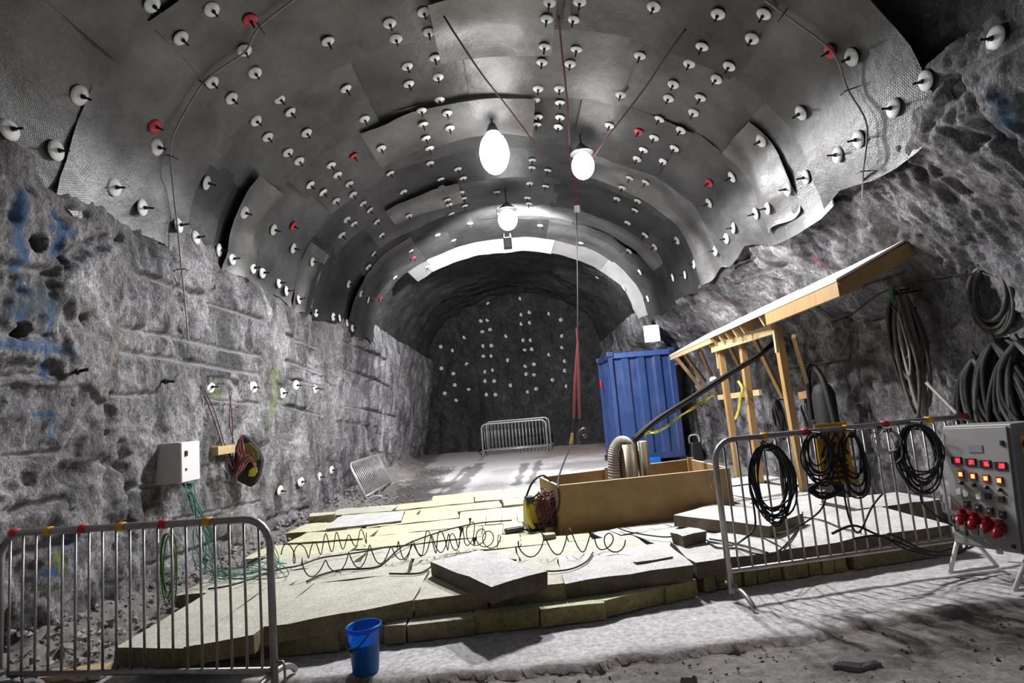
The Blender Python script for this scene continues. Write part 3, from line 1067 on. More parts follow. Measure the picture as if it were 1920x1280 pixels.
# ------------------------------------------------------------------ work lamps
LAMPN = 0
for px, py, Yd, rx, rz, lab in [(927, 287, 7.5, .205, .30, 'biggest blazing white work lamp hung from the roof crown'), (1093, 311, 8.0, .165, .20, 'blazing white work lamp hung where the red ropes meet'), (952, 412, 10.3, .18, .20, 'blazing white work lamp hung highest above a dark lamp housing')]:
    c = P(px, py, Y=Yd)
    top = Vector((c.x, c.y, float(ZS + crown_b(c.y)) * 1.0 + 0.1))
    o = thing('work_lamp', c, lab, 'lamp', 'work lamps under the roof crown')
    prof = [(max(0.01, rx * math.sin(math.pi * k / 12)), -rz * math.cos(math.pi * k / 12)) for k in range(13)]
    MB().lathe(prof, c, 24).build('glare_globe', 'lamp_light', o, True)  # oversized globe, its shape takes in the lamp's glare
    kc = .45 if LAMPN == 0 else 1.0
    MB().lathe([(0.02, 0.0), (rx * 1.0 * kc, -0.07), (rx * 1.05 * kc, -0.07), (0.05, 0.05), (0.03, 0.08)], c + Vector((0, 0, rz + 0.06)), 20).build('added_lamp_cap', 'lamp_body', o, True)  # unseen cap added to keep globe light off the crown
    MB().tube([c + Vector((0, 0, rz + 0.1)), top], 0.012, 6).build('hanger_cable', 'rubber', o)
    beams = [(DOWN[LAMPN], Vector((0, -.12, -1)), 164)]
    if LAMPN == 2:
        beams.append((FARW, Vector((0.02, 1, -.16)), 120))
    for wv, dv, sz in beams:
        ld = bpy.data.lights.new('lamp_beam', 'SPOT')
        ld.energy = wv
        ld.color = (1.0, 0.985, 0.985)
        ld.spot_size = R(sz)
        ld.spot_blend = 0.45
        ld.shadow_soft_size = 0.10
        lo = bpy.data.objects.new('lamp_beam', ld)
        COL.objects.link(lo)
        lo.parent = o
        lo.rotation_mode = 'QUATERNION'
        lo.rotation_quaternion = dv.to_track_quat('-Z', 'Y')
        lo.location = dv.normalized() * ((rz if dv.z < -.5 else rx) + .14)
    LAMPN += 1
c = P(952, 456, Y=10.2)
o = thing('unlit_floodlight', c, 'dark unlit lamp housing hanging on two wires below lamp, before white hoop', 'lamp')
MB().box(c, (0.15, 0.12, 0.20)).build('housing', 'lamp_body', o, bevel=0.012)
m_ = MB()
for s in (-.06, .06):
    m_.tube([c + Vector((s, 0, .1)), c + Vector((s, 0, .32))], .006, 5)
m_.build('hanger_wire', 'rod_dark', o)
c = P(1222, 625, Y=13.95)
o = thing('led_floodlight', c - Vector((0, 0, .22)), 'small square lit floodlight standing on the blue container', 'lamp')
rz = Matrix.Rotation(R(-15), 3, 'Z')
MB().box(c, (0.36, 0.03, 0.40), rz).build('lit_face', 'led_light', o)
MB().box(c + Vector((0.02, .05, 0)), (0.40, 0.06, 0.44), rz).build('housing', 'lamp_body', o, bevel=.01)
MB().box(c + Vector((0.02, .05, -.235)), (0.14, 0.16, 0.03), rz).build('foot', 'lamp_body', o)

# ------------------------------------------------------------------ conduits, ropes on the roof
def on_surface(pxs, lift):
    out = []
    for p in pxs:
        h = hit(*p)
        if h is not None:
            out.append(h + inward(h) * lift)
    return out


def cable(name, m, pts, r, label, cat, group=None, sides=6, n=6):
    pts = smooth_pts(pts, n)
    mb = MB().tube(pts, r, sides)
    o = mb.build_top(name, m, pts[0], True)
    return tag(o, label, cat, group)


def hooked(name, pxs, lab):
    ps = on_surface(pxs, 0.05)
    o = thing(name, ps[0], lab, 'conduit')
    MB().tube(smooth_pts(ps, 6), 0.009, 6).build('conduit', 'conduit', o, True)
    for p in ps[1:-1:3]:
        n = inward(p)
        MB().tube([p - n * .08, p + n * .03, p + n * .04 + Vector((0, .06, 0))], .006, 5).build('hook', 'rod_dark', o)


hooked('wall_conduit', [(548, -10), (482, 42), (455, 88), (410, 120), (374, 150), (340, 203), (316, 250), (311, 290), (316, 360), (324, 430), (332, 505), (338, 560), (345, 640)], 'thin pale conduit looping down the mesh onto the cabinet wall')
hooked('wall_conduit', [(1440, -8), (1475, 18), (1555, 77), (1580, 110), (1600, 165), (1632, 220), (1636, 262), (1628, 320), (1626, 370)], 'thin pale conduit running down the mesh past bare rock')
rp = []
for pp, lab in [([(826, -8), (850, 30), (900, 105), (950, 170), (1000, 236), (1022, 262)], 'red rope slung under the roof on the big lamp side'), ([(1050, -8), (1056, 60), (1066, 150), (1074, 280), (1080, 330)], 'red rope slung under the roof, middle of three'),
                ([(1300, 18), (1262, 70), (1215, 140), (1150, 225), (1108, 285)], 'red rope slung under the roof on the shed side')]:
    ps = on_surface(pp, 0.22)
    cable('red_rope', 'rope_red', ps, 0.011, lab, 'rope', 'red ropes slung under the roof')
    rp.append(ps[-1])
# hanging hoist line
top = P(1080, 335, Y=9.0)
mid = P(1083, 640, Y=9.0)
b1, b2 = P(1076, 785, Y=9.0), P(1087, 785, Y=9.0)
k1, k2 = P(1072, 822, Y=9.0), P(1086, 815, Y=9.0)
o = thing('hoist_line', k1, 'long red hoist rope hanging from the roof with two red slings and hooks', 'hoist line')
MB().tube([rp[1], top, P(1081, 400, Y=9.0)], .014, 6).build('rope', 'rope_red', o)
MB().tube([P(1081, 395, Y=9.0), P(1083, 540, Y=9.0), mid], .009, 6).build('cable', 'rod_dark', o)
MB().tube([mid + Vector((0, 0, .22)), mid, P(1078, 720, Y=9.), b1], [.012, .016, .028, .022], 6).build('sling', 'rope_red', o)
MB().tube([mid + Vector((0, 0, .22)), mid, P(1085, 720, Y=9.), b2], [.012, .016, .028, .022], 6).build('sling', 'rope_red', o)
MB().tube([b1, k1 + Vector((0, 0, .03))], .008, 5).build('chain', 'rod_dark', o)
MB().tube([b2, k2 + Vector((0, 0, .03))], .008, 5).build('chain', 'rod_dark', o)
MB().box(P(1082, 392, Y=9.0), (.09, .05, .12)).build('rope_clamp', 'hose_pale', o, bevel=.01)
MB().box(k1, (.07, .05, .18), Matrix.Rotation(R(12), 3, 'Y'), .6).build('hook_block', 'olive_cloth', o, bevel=.012)
hk = smooth_pts([k2 + Vector((.0, 0, -.13)), k2 + Vector((-.02, 0, -.03)), k2 + Vector((.02, 0, .05)), k2 + Vector((.09, 0, .08)), k2 + Vector((.10, 0, .0)), k2 + Vector((.06, 0, -.03))], 5)
MB().tube(hk, .036, 8).build('hook', 'black_plastic', o, True)
cable('tail_cable', 'rubber', [k1 + Vector((0, 0, -.06)), P(1066, 845, Y=8.4), P(1056, 870, Y=7.7), P(1048, 893, Y=7.0), P(1046, 910, Y=6.34), P(1049, 935, Y=6.3), P(1046, 960, Y=6.28)], .012, 'dark cable sagging from hoist hook over the plywood box corner', 'cable')

# ------------------------------------------------------------------ insulation slabs
BOX = [Vector((.37, 6.40, 0)), Vector((2.36, 6.66, 0)), Vector((2.28, 7.90, 0)), Vector((.20, 7.28, 0))]


def slab(c, s, rz, m, label, group, tilt=(0, 0), seed=0, wob=0.012, quad=None):
    """one mineral wool slab, edges slightly torn"""
    nx, ny = max(2, int(s[0] / 0.16)), max(2, int(s[1] / 0.16))
    rr = random.Random(seed)
    vs, fs = [], []
    for kz, z in enumerate((-s[2] / 2, s[2] / 2)):
        for j in range(ny + 1):
            for i in range(nx + 1):
                edge = i in (0, nx) or j in (0, ny)
                vs.append(Vector((-s[0] / 2 + s[0] * i / nx + (rr.uniform(-wob, wob) if i in (0, nx) else 0), -s[1] / 2 + s[1] * j / ny + (rr.uniform(-wob, wob) if j in (0, ny) else 0), z + (rr.uniform(-.006, .004) if kz else 0))))
    if quad is not None:
        A_, B_, C_, D_ = [Vector((p[0], p[1], 0)) for p in quad]
        cen = (A_ + B_ + C_ + D_) / 4
        nv = []
        for v in vs:
            u, w = v.x / s[0] + .5, v.y / s[1] + .5
            p = A_.lerp(B_, u).lerp(D_.lerp(C_, u), w) - cen
            nv.append(Vector((p.x, p.y, v.z)))
        vs = nv
        c = (cen.x, cen.y, c[2])
        rz = 0.0
    k = (nx + 1) * (ny + 1)
    for j in range(ny):
        for i in range(nx):
            a = j * (nx + 1) + i
            fs.append((a, a + nx + 1, a + nx + 2, a + 1))
            fs.append((k + a, k + a + 1, k + a + nx + 2, k + a + nx + 1))
    for i in range(nx):
        fs.append((i, i + 1, k + i + 1, k + i))
        a = ny * (nx + 1) + i
        fs.append((a + 1, a, k + a, k + a + 1))
    for j in range(ny):
        a = j * (nx + 1)
        fs.append((a + nx + 1, a, k + a, k + a + nx + 1))
        a += nx
        fs.append((a, a + nx + 1, k + a + nx + 1, k + a))
    mb = MB()
    mb.add(vs, fs)
    o = mb.build('insulation_slab', m)
    o.location = c
    o.rotation_euler = (tilt[0], tilt[1], rz)
    return tag(o, label, 'insulation slab', group)


TH = 0.122
G1 = 'slabs of the lower insulation course'
# lower course along the concrete strip, cut where the photograph shows the joints
lower = [(216, 1246), (372, 1240), (490, 1228), (636, 1216), (722, 1204), (764, 1200), (890, 1186), (1015, 1172), (1138, 1156), (1250, 1128), (1308, 1112)]
lp = [P(a, b + 4, Z=0) for a, b in lower]
LBL1 = ['brown slab end showing under the lower rail of the barrier by the rubble', 'lower course slab behind the inner post of the rubble-side barrier', 'torn wedge-topped slab in lower course beside the bucket', 'lower course slab hidden behind the blue bucket', 'short cut slab block immediately past the blue bucket', 'lower course slab with white top edge, second past the bucket',
        'yellowish lower course slab under the rotated grey slab', 'pale-topped lower course slab projecting past the rotated grey slab', 'clean yellow lower course slab past the projecting pale one', 'short yellow lower course slab before the row of blocks']
for i in range(len(lp) - 1):
    a, b = lp[i], lp[i + 1]
    d = b - a
    proj = [0, .02, .0, .03, .0, .0, .02, .0, .03, .0][i]
    n = Vector((-d.y, d.x, 0)).normalized()
    c = (a + b) / 2 + n * (0.30 + proj)
    slab((c.x, c.y, TH / 2), (d.length - .006, .60, TH), math.atan2(d.y, d.x), 'wool_bright' if i >= 6 else 'wool', LBL1[i], G1, seed=i, wob=.008)
# row of narrow offcuts set on end by the barrier foot
pa, pb = P(1312, 1112, Z=0), P(1585, 1072, Z=0)
for k in range(11):
    t = (k + .5) / 11
    c = pa.lerp(pb, t)
    d = pb - pa
    slab((c.x, c.y + .24 + .014 * (k % 3), .075 + .004 * (k % 2)), (d.length / 11 - .014, .46, .15), math.atan2(d.y, d.x), 'wool_bright', 'narrow yellow wool block, %s in the row behind the barrier foot' % ordinal(k + 1), 'narrow wool blocks in a row', seed=50 + k, wob=.006)
pa, pb = P(1592, 1070, Z=0), P(1800, 1036, Z=0)
for k in range(2):
    a, b = pa.lerp(pb, k / 2), pa.lerp(pb, (k + 1) / 2)
    d = b - a
    c = (a + b) / 2
    slab((c.x, c.y + .26, .08), (d.length - .01, .5, .16), math.atan2(d.y, d.x), 'wool', ('lower course slab under the loose plastic behind the barrier', 'lower course slab nearest to the control panel legs')[k], G1, seed=70 + k, wob=.008)
# second course
ROWF = lambda x: float(np.interp(x, [-3.3, -1.9, -0.5, 0.6, 1.4, 2.7, 3.9], [5.22, 5.13, 5.30, 5.32, 5.58, 5.95, 6.30]))
upper = [(216, 1214), (344, 1214), (478, 1192), (490, 1170), (776, 1126), (916, 1110), (1058, 1094), (1300, 1060)]
LBL2 = ['upper slab at the rubble corner behind barrier bars', 'upper slab in mid barrier bars, second from rubble corner', '', 'long upper slab with bowed front behind the blue bucket', 'upper slab with pale front partly under the rotated grey slab', 'upper slab below the near corner of the rotated grey slab', 'long straight upper slab running to the barrier foot']
rows_y = {}
for i in range(len(upper) - 1):
    if i == 2:
        continue
    a, b = P(*upper[i], Z=.24), P(*upper[i + 1], Z=.24)
    if i == 3:
        a = P(490, 1178, Z=.24)
    d = b - a
    n = Vector((-d.y, d.x, 0)).normalized()
    c = (a + b) / 2 + n * 0.34
    g_ = d.normalized() * .004
    qd = [a + g_, b - g_, (b.x - .004, ROWF(b.x) - .008), (a.x + .004, ROWF(a.x) - .008)]
    slab((c.x, c.y, TH * 1.5 + .002), (d.length - .008, .68, TH), math.atan2(d.y, d.x), 'wool' if i != 6 else 'wool_grey', LBL2[i], 'slabs of the upper insulation course', seed=90 + i, wob=.012, quad=qd)
pa, pb = P(1302, 1058, Z=.24), P(1780, 985, Z=.24)
for k in range(3):
    a, b = pa.lerp(pb, k / 3), pa.lerp(pb, (k + 1) / 3)
    d = b - a
    n = Vector((-d.y, d.x, 0)).normalized()
    c = (a + b) / 2 + n * (.34 + .03 * k)
    qd = [a + d * .005, b - d * .005, (b.x - .005, ROWF(b.x) - .008), (a.x + .005, ROWF(a.x) - .008)]
    slab((c.x, c.y, TH * 1.5 + .004), (d.length - .01, .66, TH), math.atan2(d.y, d.x), 'wool_grey', 'grey dusted upper slab behind barrier bars, %s from the barrier foot' % ordinal(k + 1), 'slabs of the upper insulation course', seed=110 + k, quad=qd)


def in_quad(x, y, m=0.0):
    s = True
    for i in range(4):
        a, b = BOX[i], BOX[(i + 1) % 4]
        if (b.x - a.x) * (y - a.y) - (b.y - a.y) * (x - a.x) < -m:
            s = False
    return s


# the field of slabs behind, laid in rows, full two-course thickness
names_x = ['rubble side', 'second from the rubble', 'third from the rubble', 'before the yellow box', 'before the plywood box', 'toward the shed', 'shed side']
r3 = random.Random(5)
yrow = 0.0
row = 0
while yrow < 5.2:
    dep = 0.6
    x = -3.12 + 0.25 * (row % 2) + (0.12 if row > 4 else 0)
    j = 0
    while x < 3.75:
        L_ = r3.choice((1.15, 1.2, 1.0)) if x < 2.7 else 1.0
        xc = x + L_ / 2
        yc = ROWF(xc) + yrow + dep / 2
        sl = math.atan2(ROWF(xc + .4) - ROWF(xc - .4), .8)
        blocked = any(in_quad(xc + dx * L_, yc + dy * dep, 0.02) for dx in (-.48, -.2, 0, .2, .48) for dy in (-.48, 0, .48))
        limit = np.interp(xc, [-3.2, 0.3, 2.2, 3.7], [9.0, 10.6, 9.2, 9.3])
        if blocked and yc < limit:
            q_ = 0
            for a_ in range(5):
                for b_ in range(2):
                    lx, ly = (a_ + .5) / 5 - .5, (b_ + .5) / 2 - .5
                    x_, y_ = xc + L_ * lx * math.cos(sl) - dep * ly * math.sin(sl), yc + dep * ly + L_ * lx * math.sin(sl)
                    if any(in_quad(x_ + dx * L_ / 5, y_ + dy * dep / 2, .03) for dx in (-.5, 0, .5) for dy in (-.5, 0, .5)):
                        continue
                    q_ += 1
                    slab((x_, y_, .117), (L_ / 5 - .008, dep / 2 - .008, .234 - .012 * r3.random()), sl, 'wool_bright' if xc < .6 else 'wool_grey', 'cut wool offcut fitted round the plywood box, piece %d of row %d, %s slab place' % (q_, row + 1, ordinal(j + 1)), 'offcuts fitted round the plywood box', seed=900 + row * 60 + j * 10 + q_, wob=.005)
        if not blocked and yc < limit:
            hgt = 0.235 + r3.uniform(-.018, .014)
            mm = 'wool_bright' if (xc < 1.2 and yc > 6.2 and r3.random() < .8) else 'wool_grey' if xc > 0.9 else 'wool'
            slab((xc, yc, hgt / 2), (L_ - r3.uniform(.006, .03), dep - r3.uniform(.004, .02), hgt), sl + r3.uniform(-.012, .012), mm, 'flat wool slab in field row %d from the front, %s along from the rubble' % (row + 1, ordinal(j + 1)), 'slabs laid flat in rows over the floor', (0, 0), 200 + row * 20 + j, .01)
        x += L_ + .004
        j += 1
    yrow += dep + .006
    row += 1
# loose slabs on top
c = (P(810, 1060, Z=.36) + P(1022, 1076, Z=.36)) / 2
pA, pB, pC = P(809, 1052, Z=.37), P(921, 1100, Z=.37), P(1022, 1070, Z=.37)
d = pB - pA
e = pC - pB
mid = pA + d * .5 + e * .5
slab((mid.x, mid.y, .31), (d.length, e.length, .12), math.atan2(d.y, d.x), 'wool_grey', 'loose grey-topped slab lying askew on the front edge, tilted corner out', 'loose slabs on top of the field', seed=401)
pA, pB, pC = P(1268, 965, Z=.36), P(1448, 986, Z=.36), P(1500, 960, Z=.36)
d = pB - pA
e = pC - pB
mid = pA + d * .5 + e * .5
slab((mid.x, mid.y, .30), (d.length, e.length * 1.0, .115), math.atan2(d.y, d.x), 'wool_grey', 'loose white-dusted slab lying between plywood box and barrier', 'loose slabs on top of the field', seed=402)
p = P(1292, 1018, Z=.25)
slab((p.x, p.y, .295), (.24, .17, .115), R(24), 'wool_grey', 'small broken slab chunk lying near the barrier post', 'loose slabs on top of the field', tilt=(.04, -.06), seed=403, wob=.02)
p = P(1225, 1050, Z=.25)
slab((p.x, p.y, .252), (.34, .055, .028), R(16), 'wool_grey', 'thin white sliver of board lying before the barrier post', 'loose slabs on top of the field', seed=404, wob=.004)
p = P(605, 975, Z=.25)
slab((p.x, p.y, .29), (.34, .16, .10), R(18), 'wool', 'brown crumpled offcut standing at the far rubble corner', 'loose slabs on top of the field', tilt=(.1, .05), seed=405, wob=.02)
p = P(690, 975, Z=.25)
slab((p.x, p.y, .252), (.95, .85, .03), R(8), 'wool_grey', 'smooth white board lying flat near the leaning barrier', 'loose slabs on top of the field', seed=406, wob=.004)
p = P(1030, 1006, Z=.25)
slab((p.x, p.y, .262), (.12, .09, .045), R(10), 'wool', 'small brown block just below the yellow cord box', 'loose slabs on top of the field', seed=407, wob=.004)

# ------------------------------------------------------------------ plywood box with duct
o = thing('plywood_box', (BOX[0].x, BOX[0].y, .0), 'open plywood box surround around steel duct on the slabs', 'plywood box')
T_ = .025
for i, nm in ((0, 'front_board'), (1, 'side_board'), (2, 'rear_board'), (3, 'side_board')):
    a, b = BOX[i], BOX[(i + 1) % 4]
    n = Vector((-(b - a).y, (b - a).x, 0)).normalized() * (T_ / 2)
    a2, b2 = a + n, b + n
    zc, h = (.10 + .72) / 2, .62
    MB().bar(Vector((a2.x, a2.y, zc)), Vector((b2.x, b2.y, zc)), T_, h).build(nm, 'plywood', o)
    MB().bar(Vector((a2.x, a2.y, zc + h / 2 + .003)), Vector((b2.x, b2.y, zc + h / 2 + .003)), T_ + .002, .006).build('board_edge', 'ply_edge', o)
for t in (.42, .98):
    c = BOX[3].lerp(BOX[2], t) + Vector((.02, -.07, 0))
    MB().box((c.x, c.y, .39), (.085, .05, .72)).build('cleat', 'timber', o)
c = BOX[1] + Vector((-.1, .1, 0))
MB().box((c.x, c.y, .38), (.05, .05, .66)).build('cleat', 'timber', o)
MB().tube([Vector((2.1, 6.61, .70)), Vector((2.09, 6.59, .58)), Vector((2.11, 6.60, .52))], .006, 5).build('wire_hook', 'galvanised', o)
dc = Vector((1.30, 7.15, 0))
o = thing('vent_duct', dc, 'two steel duct stubs with ribbed grey hose arching into them', 'duct')
MB().lathe([(.112, .02), (.112, 1.05), (.106, 1.05), (.106, .3)], dc, 24, cap=False).build('duct_pipe', 'duct_steel', o, True)
MB().lathe([(.10, .02), (.10, 1.06), (.094, 1.06), (.094, .3)], dc + Vector((.19, .10, 0)), 24, cap=False).build('duct_pipe', 'duct_steel', o, True)
MB().box(dc + Vector((.14, -.09, .55)), (.016, .016, 1.05)).build('seam', 'galvanised_bright', o)
arc = [dc + Vector((-.19, -.02, .05)), dc + Vector((-.19, -.02, .4)), dc + Vector((-.185, -.02, .72)), dc + Vector((-.16, -.02, .96)), dc + Vector((-.09, -.01, 1.07)), dc + Vector((-.01, 0, 1.07)), dc + Vector((.03, 0, 1.0))]
arc = smooth_pts(arc, 16)
MB().tube(arc, [.078 if k % 2 else .066 for k in range(len(arc))], 14).build('ribbed_hose', 'hose_ribbed', o)

# cable bundle from the duct up into the shed, with caution tape
top = P(1432, 660, Y=8.2)
bp = [dc + Vector((.10, .05, 1.07)), P(1230, 790, Y=7.3), P(1300, 745, Y=7.5), P(1370, 700, Y=7.8), top, top + Vector((.5, .5, .25))]
o = thing('cable_bundle', dc + Vector((.10, .05, 1.07)), 'dark cable bundle slung from the duct up into the timber shed', 'cable bundle')
for k in range(7):
    a = 2 * math.pi * k / 7
    sag = .012 * k - .03
    q = [Vector((p.x, p.y + .03 * math.cos(a), p.z + .042 * math.sin(a) + (sag if 0 < i < 5 else 0))) for i, p in enumerate(bp)]
    MB().tube(smooth_pts(q, 6), .0125, 6).build('cable', 'rubber' if k % 4 else 'hose_grey', o, True)
MB().lathe([(.01, -.03), (.05, -.02), (.055, .01), (.03, .04), (.005, .045)], P(1338, 712, Y=7.7), 12).build('knob', 'white_paint', o, True)
ct = [P(1208, 826, Y=7.2), P(1213, 812, Y=7.2), P(1240, 806, Y=7.25), P(1275, 780, Y=7.4), P(1320, 752, Y=7.5), P(1345, 735, Y=7.6)]
ps = smooth_pts(ct, 6)
vs, fs = [], []
for k, p in enumerate(ps):
    a = .9 * math.sin(k * .9)
    w = Vector((0, math.sin(a), math.cos(a))) * .022
    vs += [p + w, p - w, p - w + Vector((0, .003, 0)), p + w + Vector((0, .003, 0))]
    if k:
        b0, b1_ = (k - 1) * 4, k * 4
        for j in range(4):
            fs.append((b0 + j, b0 + (j + 1) % 4, b1_ + (j + 1) % 4, b1_ + j))
tag(MB().add(vs, fs).build_top('caution_tape', 'tape_caution', ps[0]), 'yellow caution tape trailing along the dark cable bundle', 'tape')

# ------------------------------------------------------------------ timber lean-to shed
e0, e1 = P(1255, 668, X=3.2), P(1568, 527, X=3.2)
o = thing('timber_shed', (3.45, 8.6, .0), 'timber lean-to shed with white roof sheet against rock wall', 'shed')
SL = .46
q0 = e0 + Vector((1.15, 0, 1.15 * SL))
q1 = e1 + Vector((1.05, 0, 1.05 * SL))
th_ = Vector((0, 0, .022))
MB().add([e0, e1, q1, q0, e0 + th_, e1 + th_, q1 + th_, q0 + th_], [(3, 2, 1, 0), (4, 5, 6, 7), (0, 1, 5, 4), (1, 2, 6, 5), (2, 3, 7, 6), (3, 0, 4, 7)]).build('roof_sheet', 'roof_sheet', o)
d_ = (e1 - e0)


def eave(t, dx=0.0, dz=0.0):
    p = e0 + d_ * t
    return Vector((p.x + dx, p.y, p.z + dx * SL + dz))


MB().bar(eave(0, .03, -.05), eave(.40, .03, -.05), .04, .085).build('fascia_board', 'timber_pale', o)
MB().bar(eave(.735, .03, -.085), eave(1.0, .03, -.085), .045, .155).build('fascia_board', 'timber', o)
MB().bar(eave(.998, .04, -.10), eave(.998, 1.0, -.10), .045, .14).build('verge_board', 'timber', o)
for k in range(9):
    t = .36 + .375 * k / 8 if k < 6 else .70 + .3 * (k - 6) / 2.2
    MB().bar(eave(t, .05, -.085), eave(t, 1.0, -.085), .045, .14).build('rafter', 'timber' if k % 2 else 'timber_pale', o)
# posts and front beam
pb_ = [P(1385, 892, Z=.24), P(1425, 902, Z=.24), P(1508, 918, Z=.24)]
pt_ = [P(1349, 645, Y=pb_[0].y), P(1391, 640, Y=pb_[1].y), P(1456, 612, Y=pb_[2].y)]
for a, b in zip(pb_, pt_):
    MB().bar(a + Vector((0, 0, -.01)), b, .085, .10, up=(0, 1, 0)).build('post', 'timber', o)
MB().bar(P(1345, 652, Y=pb_[0].y) + Vector((-.04, .12, 0)), P(1452, 618, Y=pb_[2].y) + Vector((-.06, -.1, 0)), .05, .13).build('beam', 'timber_pale', o)
for a, b in [((1268, 670), (1316, 730)), ((1285, 665), (1322, 715)), ((1312, 656), (1335, 708)), ((1366, 645), (1402, 720)), ((1415, 635), (1468, 745)), ((1488, 630), (1522, 745))]:
    pa_ = P(*a, X=3.55)
    MB().bar(pa_, P(*b, X=4.0), .05, .07).build('brace', 'timber', o)
MB().bar(P(1348, 745, X=3.72), P(1426, 735, X=3.78), .05, .09).build('wall_rail', 'timber_pale', o)
MB().bar(P(1500, 742, X=3.95), P(1532, 735, X=3.97), .05, .10).build('wall_rail', 'timber_dark', o)
for a in ((1352, 668), (1462, 632)):
    p = P(*a, X=3.48)
    MB().box(p + Vector((-.07, -.02, -.05)), (.03, .05, .30)).build('packing_piece', 'timber_pale', o)
tag(MB().tube(smooth_pts([P(1385, 715, X=3.35), P(1392, 728, X=3.33), P(1388, 745, X=3.34), P(1386, 765, X=3.36), P(1379, 785, X=3.35)], 4), .022, 4).build_top('yellow_ribbon', 'tape_caution', P(1385, 715, X=3.35)), 'yellow ribbon hanging on the middle shed post', 'ribbon')

# things under the shed roof
def loop_hose(name, m, top, drop, half, r, label, cat, n=5, group=None, seed=1, plane=(0, 1, 0)):
    """hose loops hung over one hook"""
    rr = random.Random(seed)
    pl = Vector(plane).normalized()
    top = Vector(top)
    o = thing(name, top, label, cat, group)
    for k in range(n):
        dr = drop * rr.uniform(.72, 1.05)
        hw = half * rr.uniform(.5, 1.1)
        sh = rr.uniform(-.3, .3) * half
        dep = Vector((-.018 * (k % 5) - .01, 0, 0))
        pts = [top + dep, top + pl * (-hw * .75 + sh * .3) + Vector((0, 0, -dr * .25)) + dep * 1.4, top + pl * (-hw + sh) + Vector((0, 0, -dr * .65)) + dep, top + pl * (sh * 1.2) + Vector((0, 0, -dr)) + dep,
               top + pl * (hw + sh) + Vector((0, 0, -dr * .62)) + dep, top + pl * (hw * .6 + sh * .3) + Vector((0, 0, -dr * .22)) + dep * 1.4, top + dep]
        MB().tube(smooth_pts(pts, 7), r, 6).build('hose_loop', m if k % 4 else 'hose_grey', o, True)
    MB().tube([top + Vector((.16 if top.x > 0 else -.16, 0, .03)), top + Vector((-.06 if top.x > 0 else .06, 0, .02)), top + Vector((-.08 if top.x > 0 else .08, 0, .07))], .012, 6).build('hook', 'rod_dark', o)
    return o


loop_hose('cable_loops', 'rubber', P(1462, 752, X=4.0), .62, .11, .020, 'black cable loops hanging under the shed between two posts', 'cable coil', 7, seed=3)
loop_hose('cable_loops', 'rubber', P(1518, 752, X=4.05), .50, .10, .016, 'black cable loops hanging under shed past the near post', 'cable coil', 5, seed=4)
p = P(1557, 830, X=3.95)
o = thing('wall_pump', (p.x, p.y, .0), 'dark upright cylinder pump under the shed end, hose arched over it', 'pump')
MB().lathe([(.02, .0), (.13, .0), (.14, .05), (.14, 1.45), (.10, 1.56), (.03, 1.6)], (p.x, p.y, .0), 18).build('cylinder', 'bag_black', o, True)
MB().tube(smooth_pts([(p.x - .05, p.y + .28, .5), (p.x - .05, p.y + .26, 1.4), (p.x - .08, p.y + .12, 1.78), (p.x - .1, p.y - .10, 1.78), (p.x - .08, p.y - .24, 1.5), (p.x - .05, p.y - .3, .8), (p.x - .05, p.y - .34, .3)], 8), .035, 8).build('hose', 'rubber', o, True)
MB().box((p.x - .1, p.y + .12, 1.02), (.12, .16, .22)).build('pump_head', 'bag_black', o, bevel=.02)
MB().box((p.x - .05, p.y + .1, .75), (.2, .3, .3)).build('motor', 'black_plastic', o, bevel=.03)
p = P(1306, 862, Z=.0)
o = thing('small_machine', (p.x, p.y, 0), 'small black machine on the floor between the blue container and shed', 'machine')
MB().box((p.x, p.y, .22), (.34, .3, .44), None, .7).build('body', 'black_plastic', o, bevel=.04)
MB().tube(smooth_pts([(p.x - .12, p.y, .4), (p.x - .1, p.y, .58), (p.x + .1, p.y, .58), (p.x + .12, p.y, .4)], 5), .025, 6).build('handle', 'hose_pale', o, True)

# ------------------------------------------------------------------ blue container
YC = 13.9
fl, fr = P(1162, 858, Y=YC), P(1287, 848, Y=YC - .05)
zt = P(1156, 662, Y=YC).z
z0 = .13
X0, X1, DEP = fl.x - .02, fr.x - .02, 1.9
o = thing('blue_container', ((X0 + X1) / 2, YC, .0), 'dark blue corrugated steel container at the tunnel side', 'container')


def corrugated(a, b, zlo, zhi, nper, depth, nrm):
    vs, fs = [], []
    d = b - a
    prof = [(0, 0), (.18, 0), (.32, 1), (.68, 1), (.82, 0)]
    us = [(k + u) / nper for k in range(nper) for u, _ in prof] + [1.0]
    ds = [w for k in range(nper) for _, w in prof] + [0]
    for u, w in zip(us, ds):
        p = a + d * u - nrm * depth * w
        vs += [Vector((p.x, p.y, zlo)), Vector((p.x, p.y, zhi))]
    m_ = len(us)
    base = len(vs)
    for u in us:
        p = a + d * u - nrm * (depth + .012)
        vs += [Vector((p.x, p.y, zlo)), Vector((p.x, p.y, zhi))]
    for k in range(m_ - 1):
        fs.append((2 * k, 2 * k + 2, 2 * k + 3, 2 * k + 1))
        fs.append((base + 2 * k + 1, base + 2 * k + 3, base + 2 * k + 2, base + 2 * k))
    return vs, fs


